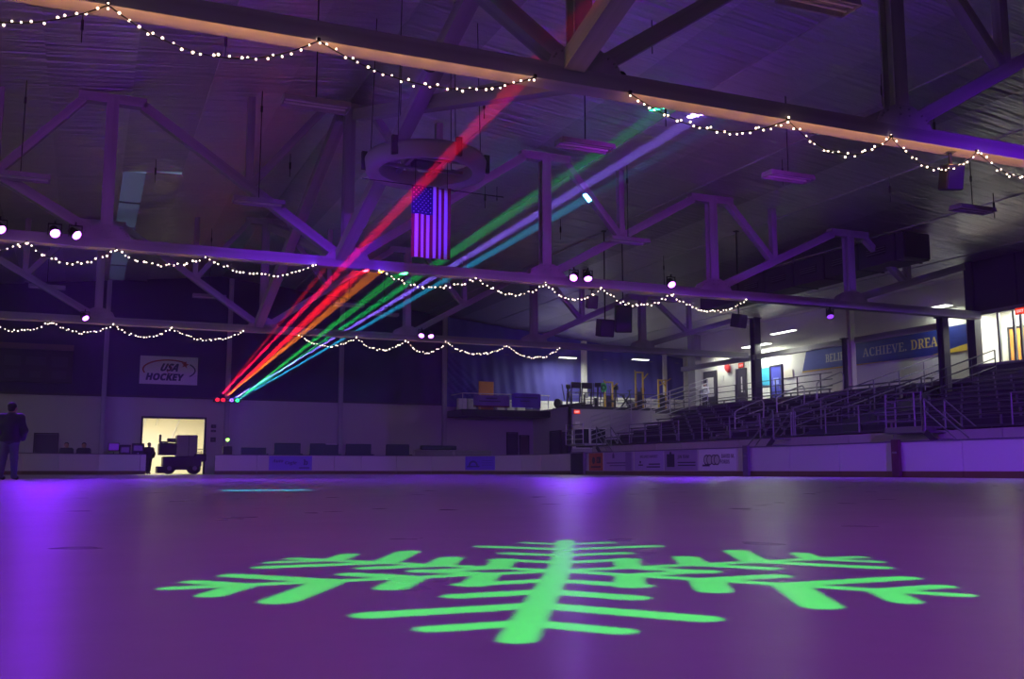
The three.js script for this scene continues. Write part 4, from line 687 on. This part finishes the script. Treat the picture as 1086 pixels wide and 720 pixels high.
// ---------------------------------------------------------------- things hung from the ceiling
function hungLight(x, y, z, label, l = 1.6, lit = false) {
  const t = thing('hanging_light', label, 'light fixture', [x, y, z]);
  const s = new THREE.Shape([[-0.3, 0], [-0.22, 0.16], [0.22, 0.16], [0.3, 0], [0.26, 0], [0.19, 0.13], [-0.19, 0.13], [-0.26, 0]].map((p) => new THREE.Vector2(...p)));
  part('reflector', new THREE.ExtrudeGeometry(s, { depth: l, bevelEnabled: false }).rotateY(Math.PI / 2).translate(-l / 2, 0, 0), M.steel, t);
  for (const e of [-1, 1]) part('end_cap', box(0.02, 0.16, 0.5, e * l / 2, 0.08, 0), M.steel, t);
  for (const dz of [-0.1, 0.1]) part('tube', new THREE.CylinderGeometry(0.03, 0.03, l - 0.1, 8).rotateZ(Math.PI / 2).translate(0, 0.05, dz), lit ? tubeGlow : M.white, t);
  part('rod', [pipe(V(0, 0.16, 0), V(0, ceilY(x) - y + 0.02, 0), 0.018, 6), pipe(V(0, ceilY(x) - y - 0.7, 0), V(0, ceilY(x) - y - 0.5, 0), 0.04, 6)], M.black, t);
}
[[12.4, 9.0, -14.2, 'hanging light trough with bolted bracket above the thick orange lit beam'],
 [4.76, 9.0, -23.3, 'hanging light trough beside the head of the ridge post, left of the ring'],
 [12.25, 9.02, -23.55, 'hanging light trough right of the ring, above the violet lamp pair'],
 [19.3, 9.02, -23.75, 'hanging light trough below the thick beam, over the aluminium bleachers'],
 [27.5, 9.0, -24.3, 'hanging light trough near the loudspeaker and the dark siding'],
 [-2.15, 8.78, -32.0, 'hanging light trough over the three violet spotlights'],
 [4.78, 8.76, -32.05, 'hanging light trough on the truss diagonal above the hockey sign'],
 [18.45, 8.74, -32.05, 'hanging light trough at the truss joint above the single violet spotlight'],
 [-2.06, 9.0, -52.7, 'hanging light trough over the scoreboard'],
 [5.5, 9.0, -52.4, 'hanging light trough over the hockey sign banner'],
 [12.75, 9.0, -52.3, 'hanging light trough behind the laser beams near the end wall'],
 [15.2, 8.9, -54.0, 'hanging light trough right of the laser beams near the end wall'],
 [26.2, 8.6, -42.0, 'hanging light trough over the end of the duct']].forEach(([x, y, z, l]) => hungLight(x, y, z, l));
// thin hanger rods of the ceiling sheet
for (const [x, z] of [[1.5, -20], [-0.6, -26.5], [3.0, -27], [10.5, -19], [13.5, -22], [16.4, -26], [11.4, -29], [20.5, -21], [18.2, -18], [23.5, -22], [22.5, -28], [26.5, -27], [30.5, -26], [15.0, -38], [19.5, -40], [7.0, -39], [2.0, -40]]) {
  const t = thing('hanger_rod', 'thin black hanger rod with a turnbuckle below the reflective ceiling', 'hanger', [x, ceilY(x), z], 0, 'hanger rods of the ceiling sheet');
  part('rod', pipe(V(0, 0, 0), V(0, -0.95, 0), 0.014, 6), M.black, t); part('turnbuckle', pipe(V(0, -0.35, 0), V(0, -0.62, 0), 0.04, 6), M.black, t);
}
{
  // ring
  const t = thing('hanging_ring', 'large hoop shaped hanging fixture with inner frame above the flag', 'ring', [8.2, 8.5, -25.2]);
  const prof = [[1.28, -0.2], [1.62, -0.26], [1.66, 0.1], [1.6, 0.22], [1.3, 0.2], [1.28, -0.2]].map((p) => new THREE.Vector2(...p));
  part('hoop', new THREE.LatheGeometry(prof, 56), M.steel, t);
  part('inner_frame', [box(2.5, 0.08, 0.1, 0, 0.05, 0.45), box(2.5, 0.08, 0.1, 0, 0.05, -0.45), box(0.1, 0.08, 2.5, 0.45, 0.1, 0), box(0.1, 0.08, 2.5, -0.45, 0.1, 0)], M.galv, t);
  part('motor_box', rbox(0.7, 0.4, 0.6, 0, 0.2, 0, 0.03), M.dark, t);
  for (let k = 0; k < 6; k++) { const a = k * Math.PI / 3 + 0.3; part('bracket', box(0.16, 0.5, 0.12, 1.66 * Math.cos(a), 0.08, 1.66 * Math.sin(a)), M.dark, t); part('cable', pipe(V(1.5 * Math.cos(a), 0.2, 1.5 * Math.sin(a)), V(1.4 * Math.cos(a), ceilY(8.2) - 8.55 - 0.15, 1.4 * Math.sin(a)), 0.012, 5), M.black, t); }
  // flag
  const f = thing('flag', 'stars and stripes flag hung upright below the ring, stripes glowing violet', 'flag', [8.22, 6.8, -24.75]);
  const map = tex(512, 972, (c, W, H) => {
    for (let k = 0; k < 13; k++) { c.fillStyle = k % 2 ? '#f4f2f6' : '#8c1626'; c.fillRect(W * (12 - k) / 13, 0, W / 13 + 1, H); }
    c.fillStyle = '#1d2152'; c.fillRect(0, 0, W * 7 / 13, H * 0.4); c.fillStyle = '#e8e6ee';
    for (let r = 0; r < 11; r++) for (let k = 0; k < 9; k++) if ((r + k) % 2 === 0) { const X = W * 7 / 13 * (k + 1) / 10, Y = H * 0.4 * (r + 1) / 12; c.beginPath(); for (let i = 0; i < 10; i++) { const R = i % 2 ? 4 : 10, a = -Math.PI / 2 + i * Math.PI / 5; c.lineTo(X + R * Math.cos(a), Y + R * Math.sin(a)); } c.fill(); }
  });
  const g = new THREE.PlaneGeometry(1.08, 1.96, 26, 8), p = g.attributes.position; for (let i = 0; i < p.count; i++) p.setZ(i, 0.035 * Math.sin(p.getX(i) * 14)); g.computeVertexNormals();
  part('cloth', g, new THREE.MeshPhysicalMaterial({ map, roughness: 0.9, transmission: 0.35, thickness: 0, side: THREE.DoubleSide }), f);
  part('pole', pipe(V(-1.9, 0.99, 0), V(2.1, 0.92, 0), 0.014, 6), M.black, f); part('cord', [pipe(V(-0.45, 0.98, 0), V(-0.45, 1.705, 0), 0.01, 5), pipe(V(0.45, 0.97, 0), V(0.45, 1.705, 0), 0.01, 5), pipe(V(1.9, 1.2, 0), V(1.9, 0.8, 0), 0.012, 5)], M.black, f);
  // unseen violet lamp hidden behind the thick beam, placed to light the flag
  const u = thing('unseen_flag_lamp', 'small unseen violet lamp behind the gusset of the thick beam, placed to light the flag', 'spotlight', [8.75, 7.42, TZ[1] - 0.12]); part('can', cyl(0.07, 0.09, 0.2, 0, 0, 0, 14).rotateX(-Math.PI / 2), M.black, u); part('lens', cyl(0.08, 0.08, 0.02, 0, 0, 0, 14).rotateX(Math.PI / 2).translate(0, 0, -0.11), lensGlow, u); part('yoke', box(0.04, 0.1, 0.04, 0, -0.09, 0), M.black, u);
  const l = new THREE.SpotLight(new THREE.Color().setRGB(0.09, 0.004, 1), 700, 0, 0.12, 0.6, 2); l.name = 'unseen_flag_spot'; l.position.set(8.75, 7.42, TZ[1] - 0.26); l.target.position.set(8.22, 6.8, -25); l.castShadow = true; scene.add(l, l.target);
}
{
  const t = thing('air_duct', 'long dark rectangular air duct with side grilles under the ceiling', 'duct', [31.7, 9.6, 0]);
  part('duct_body', span(-0.7, 0.7, -0.6, 0.55, -31, -46), M.siding, t);
  for (let z = -32; z > -45; z -= 2.2) { const g = part('grille', span(-0.73, -0.7, -0.2, 0.15, z, z - 1.1), M.black, t); part('louvre', [-0.1, 0, 0.1].map((y) => span(-0.75, -0.72, y - 0.01, y + 0.01, z, z - 1.1)), M.galv, g); part('flange', [span(-0.76, 0.76, -0.64, -0.6, z + 0.5, z + 0.58), span(-0.76, -0.7, -0.64, 0.55, z + 0.5, z + 0.58)], M.dark, t); }
  part('end_cover', span(-0.66, 0.66, -0.56, 0.5, -30.9, -31), M.black, t); part('hanger', [-33, -38, -43].flatMap((z) => [pipe(V(-0.72, 0.5, z), V(-0.72, 1.0, z), 0.02), pipe(V(0.72, 0.5, z), V(0.72, 0.7, z), 0.02)]), M.galv, t);
}
function speaker(x, y, z, w, h, d, turn, tilt, label, top = ceilY(x) - y - h / 2 + (x > 25 ? 0.055 : 0.02)) {
  const t = thing('loudspeaker', label, 'speaker', [x, y, z], turn); const T = (g) => g.rotateX(tilt);
  part('cabinet', T(rbox(w, h, d, 0, 0, 0, 0.04)), M.black, t); part('speaker_grille', T(box(w * 0.86, h * 0.9, 0.02, 0, 0, d / 2 + 0.01)), M.dark, t); part('bracket', [box(0.05, top, 0.05, 0, h / 2 + top / 2 - 0.06, 0), box(0.2, 0.04, 0.2, 0, h / 2 + top - 0.06, 0)], M.black, t);
}
speaker(16.8, 6.45, TZ[1] - 0.05, 0.4, 0.55, 0.36, -0.3, 0.25, 'black loudspeaker hung under the thick beam among the bulb swags', 0.35);
speaker(17.25, 6.5, TZ[2] - 0.05, 0.4, 0.5, 0.36, -0.2, 0.25, 'black loudspeaker hung under the truss next to the violet lamp pair', 0.3);
speaker(22.7, 7.2, -40.0, 0.75, 1.25, 0.7, -0.4, 0.2, 'large black loudspeaker cluster hung before the duct, right box');
speaker(21.85, 6.75, -40.2, 0.7, 0.8, 0.6, -0.1, 0.2, 'large black loudspeaker cluster hung before the duct, left box');
speaker(26.4, 6.8, -36.2, 0.55, 0.6, 0.5, 0.3, 0.2, 'black loudspeaker left of the violet lamp before the wall banner');

// ---------------------------------------------------------------- people
function blob(bones, cell, grow = 0, k = 0.05) {        // one continuous skin over tapered bones
  const lo = V(9, 9, 9), hi = V(-9, -9, -9);
  for (const [a, b, ra, rb] of bones) for (const [p, r] of [[a, ra], [b, rb]]) { lo.min(V(...p).subScalar(r + grow + 0.09)); hi.max(V(...p).addScalar(r + grow + 0.09)); }
  const c = lo.clone().add(hi).multiplyScalar(0.5), half = Math.max(hi.x - lo.x, hi.y - lo.y, hi.z - lo.z) / 2, n = Math.min(110, Math.ceil(2 * half / cell));
  const mc = new MarchingCubes(n, M.skin, false, false, 60000); mc.isolation = 0;
  const q = V(0, 0, 0), B = bones.map(([a, b, ra, rb]) => { const A = V(...a), D = V(...b).sub(A); return [A, D, D.lengthSq() || 1e-9, ra + grow, rb + grow]; });
  for (let z = 0; z < n; z++) for (let y = 0; y < n; y++) for (let x = 0; x < n; x++) {
    q.set((x - n / 2) / (n / 2) * half + c.x, (y - n / 2) / (n / 2) * half + c.y, (z - n / 2) / (n / 2) * half + c.z);
    let s = 1e9;
    for (const [A, D, L, ra, rb] of B) { const dx = q.x - A.x, dy = q.y - A.y, dz = q.z - A.z, t = Math.min(1, Math.max(0, (dx * D.x + dy * D.y + dz * D.z) / L)), ex = dx - D.x * t, ey = dy - D.y * t, ez = dz - D.z * t, d = Math.sqrt(ex * ex + ey * ey + ez * ez) - (ra + (rb - ra) * t); const h = Math.max(0, k - Math.abs(s - d)) / k; s = Math.min(s, d) - (s < 1e8 ? h * h * k * 0.25 : 0); }
    mc.field[x + y * n + z * n * n] = -s;
  }
  mc.update();
  const g = new THREE.BufferGeometry(); g.setAttribute('position', new THREE.BufferAttribute(mc.positionArray.slice(0, mc.count * 3), 3)); g.setAttribute('normal', new THREE.BufferAttribute(mc.normalArray.slice(0, mc.count * 3), 3));
  g.scale(half, half, half).translate(c.x, c.y, c.z); return g;
}
function person(p, turn, S, J, label, mats, scale = 1, cell = 0.028) {
  const t = thing('person', label, 'person', p, turn); t.scale.setScalar(scale);
  const torso = [[J.hip, J.chest, 0.145, 0.165], [J.shl, J.shr, 0.085, 0.085], [J.chest, J.neck, 0.13, 0.06], [J.hl, J.hr, 0.11, 0.11], [[J.chest[0] - 0.07, J.chest[1], J.chest[2]], [J.chest[0] + 0.07, J.chest[1], J.chest[2]], 0.13, 0.13]];
  const arms = [[J.shl, J.ell, 0.068, 0.05], [J.ell, J.wrl, 0.05, 0.036], [J.shr, J.elr, 0.068, 0.05], [J.elr, J.wrr, 0.05, 0.036]];
  const legs = J.kl ? [[J.hl, J.kl, 0.095, 0.062], [J.kl, J.al, 0.062, 0.042], [J.hr, J.kr, 0.095, 0.062], [J.kr, J.ar, 0.062, 0.042]] : [];
  const head = [[J.neck, J.head, 0.055, 0.06], [J.head, [J.head[0], J.head[1] + 0.06, J.head[2]], 0.085, 0.09]], f = J.face ?? 1;
  head.push([[J.head[0], J.head[1] + 0.0, J.head[2] + 0.085 * f], [J.head[0], J.head[1] + 0.04, J.head[2] + 0.09 * f], 0.016, 0.01], [[J.head[0] - 0.09, J.head[1] + 0.02, J.head[2]], [J.head[0] + 0.09, J.head[1] + 0.02, J.head[2]], 0.02, 0.02]);
  const feet = J.al ? [[J.al, [J.al[0], 0.05, J.al[2] + 0.16], 0.05, 0.035], [J.ar, [J.ar[0], 0.05, J.ar[2] + 0.16], 0.05, 0.035]] : [];
  part('body', blob([...torso, ...arms, ...legs, ...head], cell, 0), M.skin, t);
  part('jacket', blob([...torso, ...arms], cell, 0.028), mats[0], t);
  if (legs.length) { part('trousers', blob([...legs, torso[3]], cell, 0.022, 0.03), mats[1], t); for (const b of feet) part('shoe', blob([b], cell * 0.7, 0.01, 0.02), M.black, t); }
  part('hair', blob([[[J.head[0], J.head[1] + 0.07, J.head[2] - 0.025 * f], [J.head[0], J.head[1] + 0.02, J.head[2] - 0.05 * f], 0.09, 0.07]], 0.02, 0.012), M.hair, t);
}
const stand = { hip: [0, 0.98, 0], chest: [0, 1.28, -0.01], neck: [0, 1.5, 0], head: [0, 1.62, 0.02], shl: [-0.19, 1.42, 0], shr: [0.19, 1.42, 0], ell: [-0.30, 1.14, 0.02], elr: [0.30, 1.14, 0.02], wrl: [-0.21, 0.96, 0.17], wrr: [0.21, 0.96, 0.17], hl: [-0.09, 0.93, 0], hr: [0.09, 0.93, 0], kl: [-0.1, 0.5, 0.04], kr: [0.11, 0.5, -0.06], al: [-0.1, 0.08, 0.08], ar: [0.11, 0.08, -0.14] };
person([-1.62, 0.0, -26.4], Math.PI - 0.35, 1, stand, 'man in dark jacket and jeans standing on the ice with his back turned', [M.jacket, M.jeans], 1.02);
person([3.66, 0.0, END + 1.7], 0.3, 1, stand, 'person in black standing beside the ice machine in the doorway', [M.black, M.black], 1.08, 0.04);
const sit = { hip: [0, 0.55, 0], chest: [0, 0.88, 0.05], neck: [0, 1.08, 0.08], head: [0, 1.2, 0.12], shl: [-0.2, 1.0, 0.06], shr: [0.2, 1.0, 0.06], ell: [-0.28, 0.75, 0.15], elr: [0.28, 0.75, 0.15], wrl: [-0.12, 0.62, 0.36], wrr: [0.12, 0.62, 0.36], hl: [-0.09, 0.52, 0], hr: [0.09, 0.52, 0], kl: [-0.12, 0.52, 0.42], kr: [0.12, 0.52, 0.42], al: [-0.12, 0.08, 0.4], ar: [0.12, 0.08, 0.4] };
for (const [x, l] of [[-0.95, 'person in dark clothes sitting behind the end boards nearest the dark door'], [-0.02, 'person in dark clothes sitting behind the end boards nearer the glowing screen']]) {
  const c = thing('folding_chair', x < -0.5 ? 'dark chair under the sitting person nearest the dark door' : 'dark chair under the sitting person nearer the glowing screen', 'chair', [x, 0, -63.6]); part('seat', rbox(0.46, 0.05, 0.44, 0, 0.42, 0, 0.02), M.dark, c); part('backrest', rbox(0.46, 0.4, 0.04, 0, 0.75, -0.26, 0.02), M.dark, c); for (const [a, b] of [[-1, -1], [-1, 1], [1, -1], [1, 1]]) part('leg', pipe(V(a * 0.2, 0, b * 0.2), V(a * 0.2, 0.4, b * 0.18), 0.014), M.galv, c);
  person([x, 0.14, -63.6], 0, 1, sit, l, [M.jacket, M.jeans], 1.25, 0.04);
}
{
  const s2 = { ...stand }; person([38.2, 4.3, -56.4], -1.2, 1, s2, 'person in a white and dark top at the door with the glass pane', [std(0.5, 0.5, 0.55, 0.7), M.black], 1.0, 0.04);
}

renderer.render(scene, camera);
